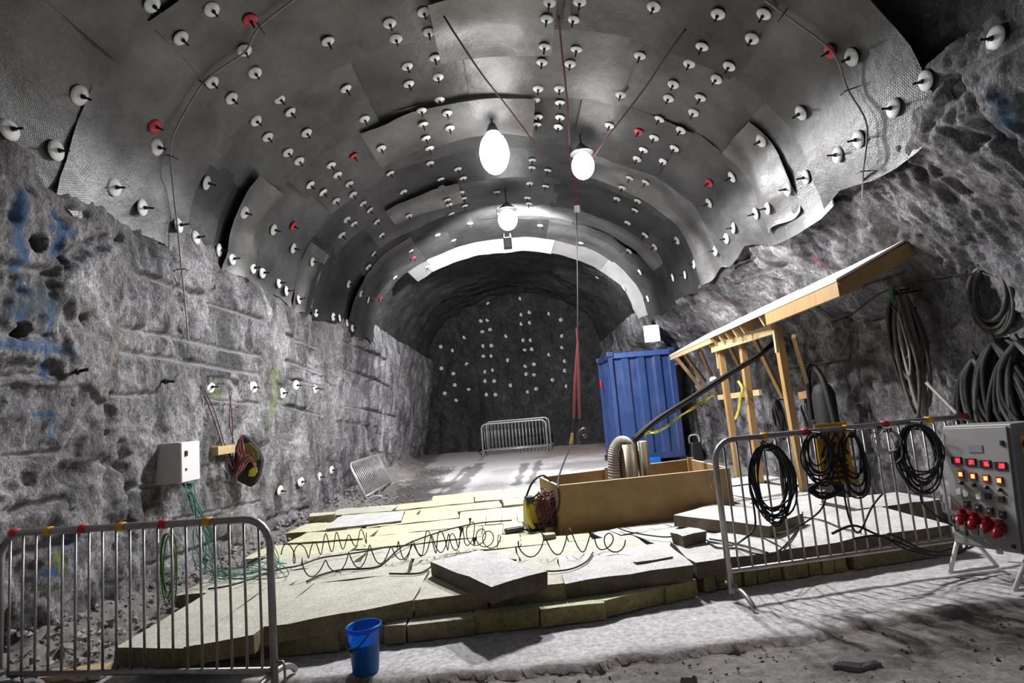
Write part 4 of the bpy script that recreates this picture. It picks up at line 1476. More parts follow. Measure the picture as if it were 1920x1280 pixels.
A, B, C_, D = Vector((X0, YC, 0)), Vector((X1, YC, 0)), Vector((X1, YC + DEP, 0)), Vector((X0, YC + DEP, 0))
for a, b, npr, nm in ((A, B, 4, 'front_panel'), (D, A, 6, 'side_panel'), (B, C_, 6, 'side_panel'), (C_, D, 4, 'rear_panel')):
    n = Vector(((b - a).y, -(b - a).x, 0)).normalized()
    vs, fs = corrugated(a - n * .03, b - n * .03, z0 + .1, zt - .1, npr, .05, n)
    MB().add(vs, fs).build(nm, 'container_blue', o)
    MB().bar(Vector((a.x, a.y, zt - .06)) - n * .04, Vector((b.x, b.y, zt - .06)) - n * .04, .08, .12).build('top_rail', 'container_blue_pale' if nm == 'front_panel' else 'container_blue', o)
    MB().bar(Vector((a.x, a.y, z0 + .07)) - n * .04, Vector((b.x, b.y, z0 + .07)) - n * .04, .08, .14).build('bottom_rail', 'container_blue', o)
for p in (A, B, C_, D):
    c = p + (Vector(((X0 + X1) / 2, YC + DEP / 2, 0)) - p).normalized() * .06
    MB().box((c.x, c.y, (z0 + zt) / 2), (.10, .10, zt - z0)).build('corner_post', 'container_blue', o)
    MB().box((c.x, c.y, zt - .02), (.16, .16, .12)).build('corner_casting', 'container_blue', o, bevel=.015)
    MB().box((c.x, c.y, .07), (.2, .2, .14)).build('foot_block', 'black_plastic', o)
MB().box(((X0 + X1) / 2, YC + DEP / 2, zt - .03), (X1 - X0 - .1, DEP - .1, .03)).build('roof_panel', 'container_blue', o)
MB().box(((X0 + X1) / 2, YC + DEP / 2, z0 + .04), (X1 - X0 - .1, DEP - .1, .05)).build('floor_panel', 'container_blue', o)
p = P(1225, 858, Y=YC - .1)
tag(MB().box((p.x, p.y, .09), (.34, .18, .18), None, .9).build_top('blue_crate', 'bucket_blue', (p.x, p.y, 0), bevel=.02), 'bright blue crate wedged under the dark blue container front', 'crate')
p = P(1134, 720, Y=YC + 1.4)
MB().box((X0 - .03, YC + 1.5, p.z), (.06, .12, .2)).build('red_tag', 'red_plastic', o, bevel=.02)

# ------------------------------------------------------------------ crowd barriers
def barrier(A, B, H, zr, nb, tapes, label, group, m='galvanised', r=.024, feet=(0.0, 1.0), rc=.17, zb=0.0, tags=True):
    A, B = Vector((*A, 0)), Vector((*B, 0))
    o = thing('crowd_barrier', A, label, 'barrier', group)
    d = (B - A).normalized()
    n = Vector((-d.y, d.x, 0))
    L_ = (B - A).length
    path = [A + Vector((0, 0, zb + .05))]
    for k in range(7):
        a = math.pi / 2 * k / 6
        path.append(A + d * (rc - rc * math.cos(a)) + Vector((0, 0, H - rc + rc * math.sin(a))))
    for k in range(7):
        a = math.pi / 2 * k / 6
        path.append(B - d * (rc - rc * math.sin(a)) + Vector((0, 0, H - rc + rc * math.cos(a))))
    path.append(B + Vector((0, 0, zb + .05)))
    MB().tube(path, r, 10).build('frame', m, o, True)
    MB().tube([A + Vector((0, 0, zr)), B + Vector((0, 0, zr))], r * .8, 8).build('lower_rail', m, o, True)
    bar_me = None
    for k in range(nb):
        t = (k + .75) / (nb + .5)
        p = A.lerp(B, t)
        ztop = H - (rc - math.sqrt(max(0, rc ** 2 - (rc - min(t * L_, (1 - t) * L_, rc)) ** 2)))
        MB().tube([p + Vector((0, 0, zr)), p + Vector((0, 0, ztop))], r * .34, 6).build('bar', m, o, True)
    for t, c in tapes:
        p = A.lerp(B, t)
        MB().tube([p - d * .024 + Vector((0, 0, H)), p + d * .024 + Vector((0, 0, H))], r * 1.22, 10).build('tape_band', c, o, True)
    for t in feet:
        p = A.lerp(B, t) + d * (.02 if t < .5 else -.02)
        q = [p - n * .27 + Vector((0, 0, .008)), p - n * .24 + Vector((0, 0, .04)), p - n * .15 + Vector((0, 0, .085)), p + Vector((0, 0, .10)), p + n * .15 + Vector((0, 0, .085)), p + n * .24 + Vector((0, 0, .04)), p + n * .27 + Vector((0, 0, .008))]
        MB().tube(smooth_pts(q, 3), r * .8, 8).build('foot', m, o, True)
    e = B + Vector((0, 0, zr + .05))
    MB().tube([e + d * .01, e + d * .06, e + d * .07 + Vector((0, 0, -.03)), e + d * .07 + Vector((0, 0, -.16))], .008, 6).build('link_hook', m, o, True)
    return o


bl = barrier((-3.62, 4.03), (-1.63, 3.72), 1.04, .125, 19, [(.055, 'tape_red'), (.19, 'tape_yellow'), (.325, 'tape_red'), (.47, 'tape_yellow'), (.625, 'tape_red'), (.785, 'tape_yellow')], 'grey steel crowd barrier with red and yellow bands by the rubble', 'banded crowd barriers', feet=(.03, 1.0))
RA, RB = Vector((1.53, 4.62, 0)), Vector((3.95, 5.02, 0))
_dR = (RB - RA).normalized()
_nR = Vector((_dR.y, -_dR.x, 0))
TB = []
for _px, _py, _c in [(1433, 826, 'tape_yellow'), (1510, 817, 'tape_red'), (1585, 806, 'tape_yellow'), (1658, 794, 'tape_red'), (1740, 786, 'tape_yellow'), (1806, 775, 'tape_red')]:
    _r = ray(_px, _py)
    TB.append(((_r * (RA.dot(_nR) / _r.dot(_nR)) - RA).dot(_dR) / (RB - RA).length, _c))
br = barrier((RA.x, RA.y), (RB.x, RB.y), 1.21, .21, 21, TB, 'grey steel crowd barrier hung with cable coils beside the control panel', 'banded crowd barriers', feet=(0.0,))
bf = barrier((-1.36, 20.9), (0.96, 20.7), 1.12, .18, 18, [], 'bare bright steel barrier before end wall, front of two', 'plain far barriers', 'galvanised_bright', .03)
bf2 = barrier((-1.22, 21.5), (1.12, 21.3), 1.18, .18, 18, [], 'bare bright steel barrier before end wall, just behind its twin', 'plain far barriers', 'galvanised_bright', .03)
# barrier tipped against the rock
bt = barrier((-2.93, 11.0), (-2.95, 13.3), .85, .16, 18, [], 'bright bare barrier leaning against the rock on dark gravel', 'plain far barriers', 'galvanised_bright', .026)
bt.rotation_euler = (0, R(-24), 0)
bt.location.z = .04

# ------------------------------------------------------------------ cable coils
def coil(name, m, c, U, V, ru, rv, n, r, label, cat, group, seed, tail=None, spread=.26, tie=True, dark2=None):
    rr = random.Random(seed)
    c, U, V = Vector(c), Vector(U).normalized(), Vector(V).normalized()
    Nn = U.cross(V)
    o = thing(name, c, label, cat, group)
    for k in range(n):
        pts = []
        a0 = rr.uniform(0, 6.28)
        s1, s2 = 1 + rr.uniform(-spread, spread), 1 + rr.uniform(-spread, spread)
        cu, ph = rr.uniform(-.06, .06) * ru, rr.uniform(0, 6.28)
        dep = rr.uniform(-.028, .028)
        sg = (s2 - 1) * rv          # loops hang from the same top point
        for i in range(28):
            a = 2 * math.pi * i / 28
            w = 1 + .03 * math.sin(3 * a + ph)
            pts.append(c + U * (cu + ru * s1 * w * math.cos(a)) + V * (rv * s2 * w * math.sin(a) - sg) + Nn * (dep + .012 * math.sin(a * 2 + ph)))
        MB().tube(pts, r, 6, True).build('cable_turn', (dark2 if dark2 and k % 3 == 0 else m), o, True)
    if tie:
        MB().tube([c + V * (rv * .86) + Nn * .06, c + V * (rv * 1.1) + Nn * .07, c + V * (rv * 1.12) - Nn * .07, c + V * (rv * .86) - Nn * .06], .010, 6, True).build('tie', 'rubber', o)
    if tail:
        MB().tube(smooth_pts(tail, 6), r, 6).build('cable_tail', m, o, True)
    return o


dR = (RB - RA).normalized()
nR = Vector((dR.y, -dR.x, 0))         # towards the camera
up = Vector((0, 0, 1))


def on_bar(px, py, lift=.06):
    r = ray(px, py)
    t = (RA.x * nR.x + RA.y * nR.y + lift) / (r.x * nR.x + r.y * nR.y)
    return Vector((r.x * t, r.y * t, CAMH + r.z * t))


coil('cable_coil', 'rubber', on_bar(1446, 895), dR, up, .165, .25, 11, .0075, 'big black cable coil on the barrier nearest its foot', 'cable coil', 'coils hung on the barrier', 21, [on_bar(1410, 930), on_bar(1416, 985), on_bar(1395, 1010), P(1370, 1022, Z=.26), P(1330, 1015, Z=.26)])
coil('cable_coil', 'rubber', on_bar(1534, 853), dR, up, .11, .165, 9, .0075, 'tight black coil on barrier across the yellow sign', 'cable coil', 'coils hung on the barrier', 22, None)
coil('cable_coil', 'rubber', on_bar(1548, 915, .09), dR, up, .12, .05, 8, .0075, 'flat bunch of black cable below the yellow sign', 'cable coil', 'coils hung on the barrier', 27, [on_bar(1550, 930, .09), on_bar(1535, 960), on_bar(1490, 990), P(1455, 1000, Z=.27)], tie=False)
coil('cable_coil', 'rubber', on_bar(1600, 862), dR, up, .115, .22, 8, .0075, 'open black coil on barrier just past the yellow sign', 'cable coil', 'coils hung on the barrier', 23, [on_bar(1580, 910), on_bar(1592, 970), on_bar(1610, 998), on_bar(1635, 950), on_bar(1655, 925)])
coil('cable_coil', 'hose_pale', on_bar(1662, 830), dR, up, .095, .11, 6, .005, 'thin pale wire coil on the barrier between black coils', 'cable coil', 'coils hung on the barrier', 24, None)
coil('cable_coil', 'rubber', on_bar(1724, 850), dR, up, .185, .235, 13, .0075, 'large black coil on barrier next to the control panel', 'cable coil', 'coils hung on the barrier', 25, [on_bar(1730, 905), on_bar(1728, 940), on_bar(1760, 970), on_bar(1795, 990)])
# cables that droop from the panel plugs along the barrier foot
for k, (pp, lab) in enumerate([([(1822, 990), (1795, 1020), (1740, 1035), (1680, 1015), (1640, 1000), (1600, 985), (1560, 1000)], 'black cable drooping from first red plug along the barrier'),
                               ([(1845, 995), (1810, 1030), (1760, 1042), (1700, 1030), (1650, 1005), (1600, 1010)], 'black cable drooping from second red plug along the barrier'),
                               ([(1868, 998), (1830, 1020), (1780, 1035), (1730, 1030), (1690, 1010), (1665, 1000)], 'black cable drooping from third red plug along the barrier')]):
    ps = [Vector(on_bar(*a, .10 + .03 * k)) for a in pp]
    ps = [Vector((3.28, 4.56 - .12 * k, .47)), *ps[1:]]
    cable('panel_cable', 'rubber', ps, .010, lab, 'cable', 'cables from the red plugs')

# warning sign behind the coils
sc_ = on_bar(1565, 850, -.02)
o = thing('warning_sign', sc_, 'yellow warning sign with triangle symbol hung on barrier behind black coils', 'sign')
sw, sh_ = .30, .50
e1_, e2_ = dR, up


def sp(u, v, off=.0):
    return sc_ + e1_ * u + e2_ * v + nR * off


MB().add([sp(-sw / 2, -sh_ / 2), sp(sw / 2, -sh_ / 2), sp(sw / 2, sh_ / 2), sp(-sw / 2, sh_ / 2), sp(-sw / 2, -sh_ / 2, -.006), sp(sw / 2, -sh_ / 2, -.006), sp(sw / 2, sh_ / 2, -.006), sp(-sw / 2, sh_ / 2, -.006)],
         [(0, 1, 2, 3), (7, 6, 5, 4), (0, 4, 5, 1), (1, 5, 6, 2), (2, 6, 7, 3), (3, 7, 4, 0)]).build('board', 'sign_yellow', o)
tri = [sp(-.125, -.01, .006), sp(.125, -.01, .006), sp(0, .215, .006)]
m_ = MB()
for a, b in ((0, 1), (1, 2), (2, 0)):
    m_.bar(tri[a], tri[b], .012, .004, up=nR)
bolt = [sp(.02, .15, .006), sp(-.02, .09, .006), sp(.02, .09, .006), sp(-.01, .03, .006)]
for a, b in zip(bolt[:-1], bolt[1:]):
    m_.bar(a, b, .014, .004, up=nR)
m_.build('triangle_symbol', 'sign_black', o)
m_ = MB()
for r_, v in enumerate((-.06, -.105, -.15, -.195)):
    u = -.11
    while u < .10:
        w = rnd.uniform(.014, .022)
        m_.bar(sp(u, v, .005), sp(u + w, v, .005), .002, .026, up=up)
        u += w + .007
m_.build('lettering', 'sign_black', o)

# ------------------------------------------------------------------ control panel
fT, fB = P(1765, 799, Y=4.72), P(1803, 1006, Y=4.72)
nT, nB_ = P(1893, 794, Y=4.22), P(1908, 1056, Y=4.22)
TL, TR = Vector((3.42, 4.72, 1.17)), Vector((3.52, 4.21, 1.19))
BLf, BRf = Vector((3.44, 4.72, .29)), Vector((3.40, 4.21, .24))
TLv, TRv, BLv, BRv = Vector((fT.x, 4.72, fT.z)), Vector((nT.x, 4.22, nT.z)), Vector((fB.x, 4.72, fB.z)), Vector((nB_.x, 4.22, nB_.z))
dn = ((BLv - TLv) + (BRv - TRv)) / 2
dn.y = 0.0
BLv, BRv = TLv + dn, TRv + dn
fn = (TRv - TLv).cross(BLv - TLv).normalized()
if fn.x > 0:
    fn = -fn
dpt = -fn * .30
dpt.z = 0
o = thing('control_panel', (3.45, 4.45, .0), 'grey control panel with red displays on white legs beside barrier', 'control panel')


def hexa(mb, q, back):
    v = [*q, *[p + back for p in q]]
    return mb.add(v, [(0, 1, 2, 3), (7, 6, 5, 4), (0, 4, 5, 1), (1, 5, 6, 2), (2, 6, 7, 3), (3, 7, 4, 0)])


hexa(MB(), [TLv - fn * .012, TRv - fn * .012, BRv - fn * .012, BLv - fn * .012], dpt).build('housing', 'panel_grey', o, bevel=.008)


def fp(u, v, off=0.0):
    """point on the panel front: u across from the far edge, v down from the top"""
    a = TLv.lerp(TRv, u)
    b = BLv.lerp(BRv, u)
    return a.lerp(b, v) + fn * off


hexa(MB(), [fp(.02, .02, .006), fp(.955, .02, .006), fp(.955, .985, .006), fp(.02, .985, .006)], -fn * .016).build('door', 'panel_grey', o, bevel=.004)


def face_box(name, m, u0, u1, v0, v1, h, parent=o, bevel=0):
    q = [fp(u0, v0, .008 + h), fp(u1, v0, .008 + h), fp(u1, v1, .008 + h), fp(u0, v1, .008 + h)]
    return hexa(MB(), q, -fn * (h + .002)).build(name, m, parent, bevel=bevel)


face_box('maker_plate', 'panel_plate', .40, .60, .165, .225, .003)
face_box('door_lock', 'black_plastic', .86, .90, .13, .17, .01)
face_box('door_lock', 'black_plastic', .85, .89, .93, .96, .01)
SEG = {'0': 'abcdef', '1': 'bc', '2': 'abged', '3': 'abgcd', '4': 'fgbc', '5': 'afgcd', '6': 'afgcde', '7': 'abc', '8': 'abcdefg', '9': 'abgfcd'}
for k, txt in enumerate(('193', '207', '786', '288')):
    u0 = .12 + .195 * k + .015 * k
    v0 = .262 + .012 * k
    dsp = face_box('red_display', 'black_plastic', u0, u0 + .155, v0, v0 + .062, .008)
    face_box('lit_window', 'red_dim', u0 + .055, u0 + .145, v0 + .008, v0 + .054, .009, dsp)
    m_ = MB()
    for j, ch in enumerate(txt):
        x0 = u0 + .068 + .025 * j
        w, h, y0 = .016, .032, v0 + .014
        S = {'a': ((x0, y0), (x0 + w, y0)), 'b': ((x0 + w, y0), (x0 + w, y0 + h / 2)), 'c': ((x0 + w, y0 + h / 2), (x0 + w, y0 + h)), 'd': ((x0, y0 + h), (x0 + w, y0 + h)),
             'e': ((x0, y0 + h / 2), (x0, y0 + h)), 'f': ((x0, y0), (x0, y0 + h / 2)), 'g': ((x0, y0 + h / 2), (x0 + w, y0 + h / 2))}
        for s in SEG[ch]:
            (a0, b0), (a1, b1_) = S[s]
            m_.bar(fp(a0, b0, .0195), fp(a1, b1_, .0195), .0034, .002, up=fn)
    m_.build('digits', 'red_glow', dsp)
    u1 = .20 + .17 * k + .012 * k
    v1 = .378 + .012 * k
    ob = face_box('small_display', 'red_plastic', u1, u1 + .085, v1, v1 + .062, .008)
    face_box('lit_window', 'orange_glow', u1 + .016, u1 + .07, v1 + .012, v1 + .046, .010, ob)
    v2 = v1 + .082
    c = fp(u1 + .04, v2 + .02, .006)
    kn = MB().lathe([(.014, 0), (.014, .02), (.009, .024), (.002, .024)], c, 12, axis=fn).build('switch', 'black_plastic', o)
    MB().box(c + fn * .026 + Vector((0, 0, .008)), (.006, .006, .012)).build('switch_lever', 'white_paint', kn)
    v3 = v1 + .148
    if k < 3:
        tilt = (.012, -.01, .016)[k]
        q = [fp(.14 + .11 * k + (.08 if k == 2 else 0), v3 + tilt, .02), fp(.23 + .11 * k + (.08 if k == 2 else 0), v3 - tilt, .026), fp(.22 + .11 * k + (.08 if k == 2 else 0), v3 + .045, .022), fp(.15 + .11 * k + (.08 if k == 2 else 0), v3 + .055, .02)]
        hexa(MB(), q, -fn * .003).build('paper_tag', 'paper_tag', o)
    if k > 1:
        face_box('socket_cover', 'black_plastic', u1, u1 + .08, v3, v3 + .05, .012, o, .003)
    v4 = .625 + .018 * k
    u4 = .24 + .165 * k
    so = face_box('breaker', 'black_plastic', u4, u4 + .085, v4, v4 + .058, .012, o, .003)
    face_box('breaker_lever', 'hose_pale', u4 + .03, u4 + .06, v4 + .018, v4 + .032, .022, so)
    u5, v5 = .17 + .175 * k, .735 + .020 * k
    c = fp(u5 + .05, v5, .0)
    ax = (fn + Vector((0, 0, -.75))).normalized()
    pg = MB().lathe([(.030, -.01), (.032, .025), (.037, .027), (.037, .042), (.029, .046)], c, 16, axis=ax).build('red_socket', 'red_plastic', o, True)
    MB().lathe([(.036, .046), (.037, .064), (.034, .088), (.022, .108), (.012, .13)], c, 16, axis=ax).build('red_plug', 'red_plastic', pg, True)
    MB().box(c + Vector((0, 0, .035)) + fn * .04, (.05, .05, .02)).build('socket_lid', 'red_plastic', pg, bevel=.006)
# turn switch on the end face
ec = TRv + dpt.normalized() * .13 + Vector((0, -.004, -.16))
MB().box(ec, (.13, .012, .13)).build('switch_plate', 'tape_yellow', o, bevel=.004)
MB().lathe([(.045, 0), (.042, .03), (.012, .032)], ec + Vector((0, -.006, 0)), 14, axis=(0, -1, 0)).build('rotary_handle', 'red_plastic', o, True)
MB().box(TRv + dpt.normalized() * .12 + Vector((0, -.004, -.50)), (.07, .012, .09)).build('socket_cover', 'hose_grey', o, bevel=.006)
# legs
for (yy, xx, fx) in ((4.72, BLv.x, P(1782, 1078, Z=0)), (4.22, BRv.x, P(1903, 1112, Z=0))):
    ff = Vector((fx.x, fx.y, .02))
    bk = ff + Vector((.42, .05, 0))
    MB().tube([ff, Vector((xx + .06, yy, .34))], .017, 8).build('leg', 'white_paint', o, True)
    MB().tube([ff, bk], .015, 8).build('foot_rail', 'white_paint', o, True)
    MB().tube([bk, Vector((xx + .12, yy + .02, .34))], .015, 8).build('leg', 'white_paint', o, True)
for px, py, lab in [(1828, 1003, 'white cable tag dangling below the first red plug'), (1828 + 28, 1012, 'white cable tag dangling below the third red plug'), (1770, 950, 'white tag on barrier cable short of the panel'), (1765, 934, 'small pink tag by the panel edge')]:
    p = on_bar(px, py, .16) if px < 1800 else Vector((3.26, 4.5 - .004 * (px - 1828) * 2, .44))
    tag(MB().box(p, (.05, .004, .06), Matrix.Rotation(R(35), 3, 'Z') @ Matrix.Rotation(R(12), 3, 'Y')).build_top('cable_tag', 'paper_tag', p), lab, 'tag', 'tags on the panel cables')

# ------------------------------------------------------------------ hoses on the right hand rock
h = hit(1860, 555)
cc = h + Vector((-.16, 0, 0))
coil('hose_coil', 'hose_grey', P(1858, 555, X=cc.x), (0, -1, 0.0), up, .20, .26, 10, .019, 'thick brown-grey hose coil high on the rock above black hoses', 'hose coil', None, 31, None, .14, True, None)
h = hit(1678, 548)
loop_hose('hose_loops', 'rubber', P(1690, 548, X=h.x - .12), 1.2, .20, .016, 'tall grey and black hose loops hung on green tie above barrier', 'hose', 12, seed=8)
loop_hose('hose_loops', 'hose_brown', P(1700, 552, X=h.x - .20), 1.3, .17, .020, 'thick grey hose loops hung in front of the black loops', 'hose', 5, seed=9)
loop_hose('hose_loops', 'hose_pale', P(1690, 585, X=h.x - .26), .62, .07, .010, 'thin pale wire loop hung foremost with the grey hoses', 'hose', 2, seed=14)
h = hit(1850, 668)
for k, (px, py, dr, hw, lab) in enumerate([(1842, 672, 1.0, .24, 'heavy black hose bundle behind the control panel, lower hook'), (1880, 640, 1.15, .30, 'heavy black hose bundle behind the control panel, upper hook'), (1925, 640, 1.1, .3, 'heavy black hose bundle behind the panel at frame edge')]):
    loop_hose('hose_bundle', 'rubber', P(px, py, X=h.x - .14 - .05 * k), dr, hw, .024, lab, 'hose', 20, seed=60 + k)
tie = [hit(*p) + Vector((-.08, 0, 0)) for p in ((1605, 592), (1640, 565), (1672, 545), (1720, 530), (1790, 520), (1830, 508))]
cable('support_line', 'rubber', tie, .010, 'dark line strung along the rock between the hose hooks', 'line')
o_ = P(1676, 555, X=hit(1678, 548).x - .22)
tag(MB().tube(smooth_pts([o_ + Vector((0, 0, .10)), o_ + Vector((0, .02, .0)), o_ + Vector((0, -.02, -.12))], 4), .025, 6).build_top('green_tie', 'wire_green', o_), 'green strap tying the tall hose loops to the rock', 'strap')
cable('pale_pipe', 'hose_brown', [P(1738, 718, X=3.85), P(1770, 750, X=3.8), P(1796, 777, X=3.75)], .018, 'straight pale hose slanting down behind the barrier top', 'hose')

# ------------------------------------------------------------------ left wall fittings
cx = hit(306, 868).x + .20
pc = [P(337, 868, X=cx), P(372, 866, X=cx)]
y0, y1 = pc[0].y, pc[1].y
zt_, zb_ = P(337, 829, X=cx).z, P(337, 906, X=cx).z
o = thing('meter_cabinet', (cx - .2, (y0 + y1) / 2, zb_), 'grey-white meter cabinet on the rough rock wall', 'cabinet')
MB().box((cx - .13, (y0 + y1) / 2, (zt_ + zb_) / 2), (.25, y1 - y0, zt_ - zb_)).build('body', 'cabinet_shade', o, bevel=.006)  # shade on the cabinet side put into a darker body colour
dr = MB().box((cx + .006, (y0 + y1) / 2, (zt_ + zb_) / 2), (.022, y1 - y0 - .008, zt_ - zb_ - .008)).build('door', 'cabinet_white', o, bevel=.005)
MB().box((cx + .022, y0 + .07, (zt_ + zb_) / 2 + .08), (.018, .035, .05)).build('latch', 'black_plastic', dr, bevel=.004)
MB().box((cx + .02, y0 + .07, zb_ + .12), (.010, .02, .02)).build('keyhole', 'rod_dark', dr)
pb2 = P(340, 908, X=cx - .1)
o = thing('green_wires', P(362, 905, X=cx - .1), 'tangle of green wires falling from cabinet onto rubble and slabs', 'wires')
r4 = random.Random(12)
for k in range(11):
    j = lambda s: r4.uniform(-s, s)
    s0 = P(352 + j(12), 906, X=cx - .08)
    pts_ = [s0, P(365 + j(10), 950, X=-3.1 + j(.05)), P(378 + j(22), 1010, X=-3.02 + j(.06)), P(392 + j(28), 1062 + j(8), X=-2.95 + j(.06))]
    e_ = P(440 + j(40), 1072 + j(14), Z=.26)
    pts_ += [P(415 + j(20), 1078 + j(10), Z=.27), e_, P(500 + j(40), 1062 + j(20), Z=.26), P(520 + j(20), 1045 + j(30), Z=.265)]
    MB().tube(smooth_pts(pts_, 6), .0045, 5).build('wire', 'wire_green', o, True)
MB().lathe([(.02, 0), (.022, .04), (.014, .05)], P(357, 908, X=cx - .06) + Vector((0, 0, -.04)), 10).build('cable_gland', 'wire_green', o)
p = P(423, 843, X=hit(423, 843).x + .10)
tag(MB().box(p + Vector((-.10, 0, 0)), (.24, .40, .095)).build_top('wood_block', 'timber_pale', p, bevel=.005), 'short pale timber block fixed on rock beside the black bag', 'timber')
# tool bag
hb_ = hit(446, 862)
bc = P(467, 862, Y=hb_.y - .15)
o = thing('tool_bag', bc, 'black tool bag with yellow patch hanging on rock wall', 'bag')
BU, BV_, BN = Vector((.96, .28, 0)), Vector((-.08, 0, 1)).normalized(), Vector((.28, -.96, 0))


def bg(a, b, off=0.0):
    return bc + BU * (a / 155) + BV_ * (-b / 155) + BN * off


def prism(mb, outl, o0, o1):
    n = len(outl)
    v = [bg(a, b, o0) for a, b in outl] + [bg(a, b, o1) for a, b in outl]
    return mb.add(v, [tuple(range(n)), tuple(range(2 * n - 1, n - 1, -1))] + [(i, n + i, n + (i + 1) % n, (i + 1) % n) for i in range(n)])


prism(MB(), [(-5, -49), (6, -40), (19, -20), (25, 3), (18, 28), (8, 45), (-1, 49), (-20, 37), (-26, 7), (-20, -22), (-14, -38)], .07, -.08).build('bag_body', 'bag_black', o, bevel=.02)
prism(MB(), [(-4, -30), (6, -32), (18, -17), (19, 0), (8, 6), (-4, -6)], .085, .06).build('flap', 'olive_cloth', o, bevel=.004)
prism(MB(), [(0, 18), (12, 12), (14, 22), (8, 30), (-2, 29)], .085, .06).build('yellow_patch', 'yellow_plastic', o, bevel=.004)
o = thing('maroon_cords', bg(-6, -45, .08), 'maroon cords looped over the bag and strung up the rock', 'cords')
for k in range(9):
    j = lambda s: r4.uniform(-s, s)
    MB().tube(smooth_pts([bg(-6 + j(3), -46 + j(3), .08), bg(-10 + j(6), -20 + j(8), .10), bg(-8 + j(8), 2 + j(8), .11), bg(-26 + j(5), 28 + j(5), .10), bg(-14 + j(8), 10 + j(8), .115), bg(4 + j(6), -4 + j(8), .11), bg(10 + j(5), 12 + j(8), .10)], 6), .007, 5).build('cord', 'cord_pink' if k % 2 else 'cord_maroon', o, True)
for a in ([(376, 722), (395, 770), (412, 820), (424, 860), (440, 880)], [(380, 724), (402, 770), (420, 830), (438, 885)], [(430, 735), (436, 790), (436, 840), (440, 880)], [(434, 735), (430, 790), (442, 845), (446, 884)]):
    MB().tube(smooth_pts([P(*b, X=hit(410, 800).x + .12) for b in a], 5), .006, 5).build('cord', 'cord_maroon', o, True)

# green cord coil hung on the barrier
AL, BL = Vector((-3.62, 4.03, 0)), Vector((-1.63, 3.72, 0))
dL = (BL - AL).normalized()
nL = Vector((-dL.y, dL.x, 0))
pg_ = AL.lerp(BL, .625) + nL * .05 + Vector((0, 0, .78))
coil('cord_coil', 'cord_lime', pg_, dL, up, .05, .19, 4, .005, 'bright green cord loops hanging on the rubble-side barrier', 'cord', None, 33, None, .25, False)

# ------------------------------------------------------------------ yellow cord box beside the plywood box
yb = P(1015, 990, Z=.25)
yb.z = .245
o = thing('cord_box', yb, 'yellow and black carrying box wrapped in maroon cord by plywood box', 'box')
rzm = Matrix.Rotation(R(16), 3, 'Z')


def yl(x, y, z):
    return yb + rzm @ Vector((x, y, z))


MB().box(yl(.0, .10, .17), (.30, .24, .30), rzm, .9).build('body', 'yellow_plastic', o, bevel=.03)
MB().box(yl(.02, .10, .035), (.34, .28, .07), rzm).build('base', 'black_plastic', o, bevel=.02)
MB().box(yl(-.12, -.03, .34), (.10, .10, .07), rzm).build('cap', 'black_plastic', o, bevel=.015)
MB().box(yl(.165, .06, .18), (.04, .22, .32), rzm).build('side_guard', 'black_plastic', o, bevel=.012)
MB().tube(smooth_pts([yl(-.13, .02, .30), yl(-.15, -.05, .26), yl(-.14, -.06, .10), yl(-.10, -.05, .03)], 4), .024, 8).build('guard_tube', 'yellow_plastic', o, True)
MB().tube(smooth_pts([yl(-.12, .12, .33), yl(-.02, .12, .50), yl(.12, .14, .56), yl(.22, .12, .46)], 6), .012, 6).build('carry_loop', 'rubber', o, True)
MB().box(yl(.06, -.028, .14), (.07, .02, .09), rzm).build('yellow_label', 'tape_yellow', o)
o2 = thing('cord_tangle', yl(0, 0, .3), 'tangled maroon cord heaped over the yellow carrying box', 'cords')
r5 = random.Random(77)
for k in range(11):
    j = lambda s: r5.uniform(-s, s)
    x = j(.09) + .07
    pts_ = [yl(x + j(.05), .10 + j(.08), .37 + j(.05)), yl(x + j(.08), -.02, .36 + j(.05)), yl(x + j(.05), -.06 + j(.02), .22 + j(.06)), yl(x * .7 + j(.05), -.06 + j(.02), .08 + j(.05)), yl(x + j(.1), -.065 + j(.02), .20 + j(.06)), yl(x + j(.1), -.02, .34 + j(.04))]
    MB().tube(smooth_pts(pts_, 6), .010, 6).build('cord', 'cord_maroon', o2, True)
p = yl(-.30, .06, .018)
tag(MB().box(p, (.22, .08, .05), Matrix.Rotation(R(22), 3, 'Z')).build_top('black_connector', 'black_plastic', p, bevel=.015), 'black connector block lying beside the yellow carrying box', 'connector')

# ------------------------------------------------------------------ cables lying on the slabs
def floor_cable(pxs, r, label, z=.262, m='rubber', group='black cables on the slabs'):
    cable('floor_cable', m, [P(a, b, Z=z) for a, b in pxs], r, label, 'cable', group)


floor_cable([(960, 975), (900, 980), (850, 990), (800, 1005), (755, 1024), (725, 1050), (700, 1064), (640, 1068), (600, 1078), (575, 1090)], .009, 'long black cable curving from the yellow box toward the barrier')
floor_cable([(722, 1026), (680, 1034), (640, 1040), (600, 1046), (560, 1060), (520, 1068), (440, 1095), (390, 1104)], .008, 'black cable running along slabs to the rubble edge')
floor_cable([(968, 1050), (920, 1044), (860, 1042), (825, 1050), (800, 1068), (780, 1075), (730, 1075)], .008, 'black cable lying behind the rotated grey slab')
floor_cable([(1018, 1070), (1045, 1070), (1075, 1065), (1100, 1052), (1112, 1035)], .007, 'short black cable from rotated slab to the wire coil')
floor_cable([(1160, 990), (1185, 998), (1240, 1006), (1265, 1005)], .007, 'thin black cable along the plywood box foot')
floor_cable([(1325, 1012), (1345, 1026), (1385, 1028), (1420, 1038), (1455, 1036), (1490, 1000), (1505, 960)], .008, 'black cable sweeping under the barrier coils')
floor_cable([(1330, 1010), (1360, 1015), (1400, 1024), (1440, 1036)], .008, 'second black cable from slab chunk to barrier')
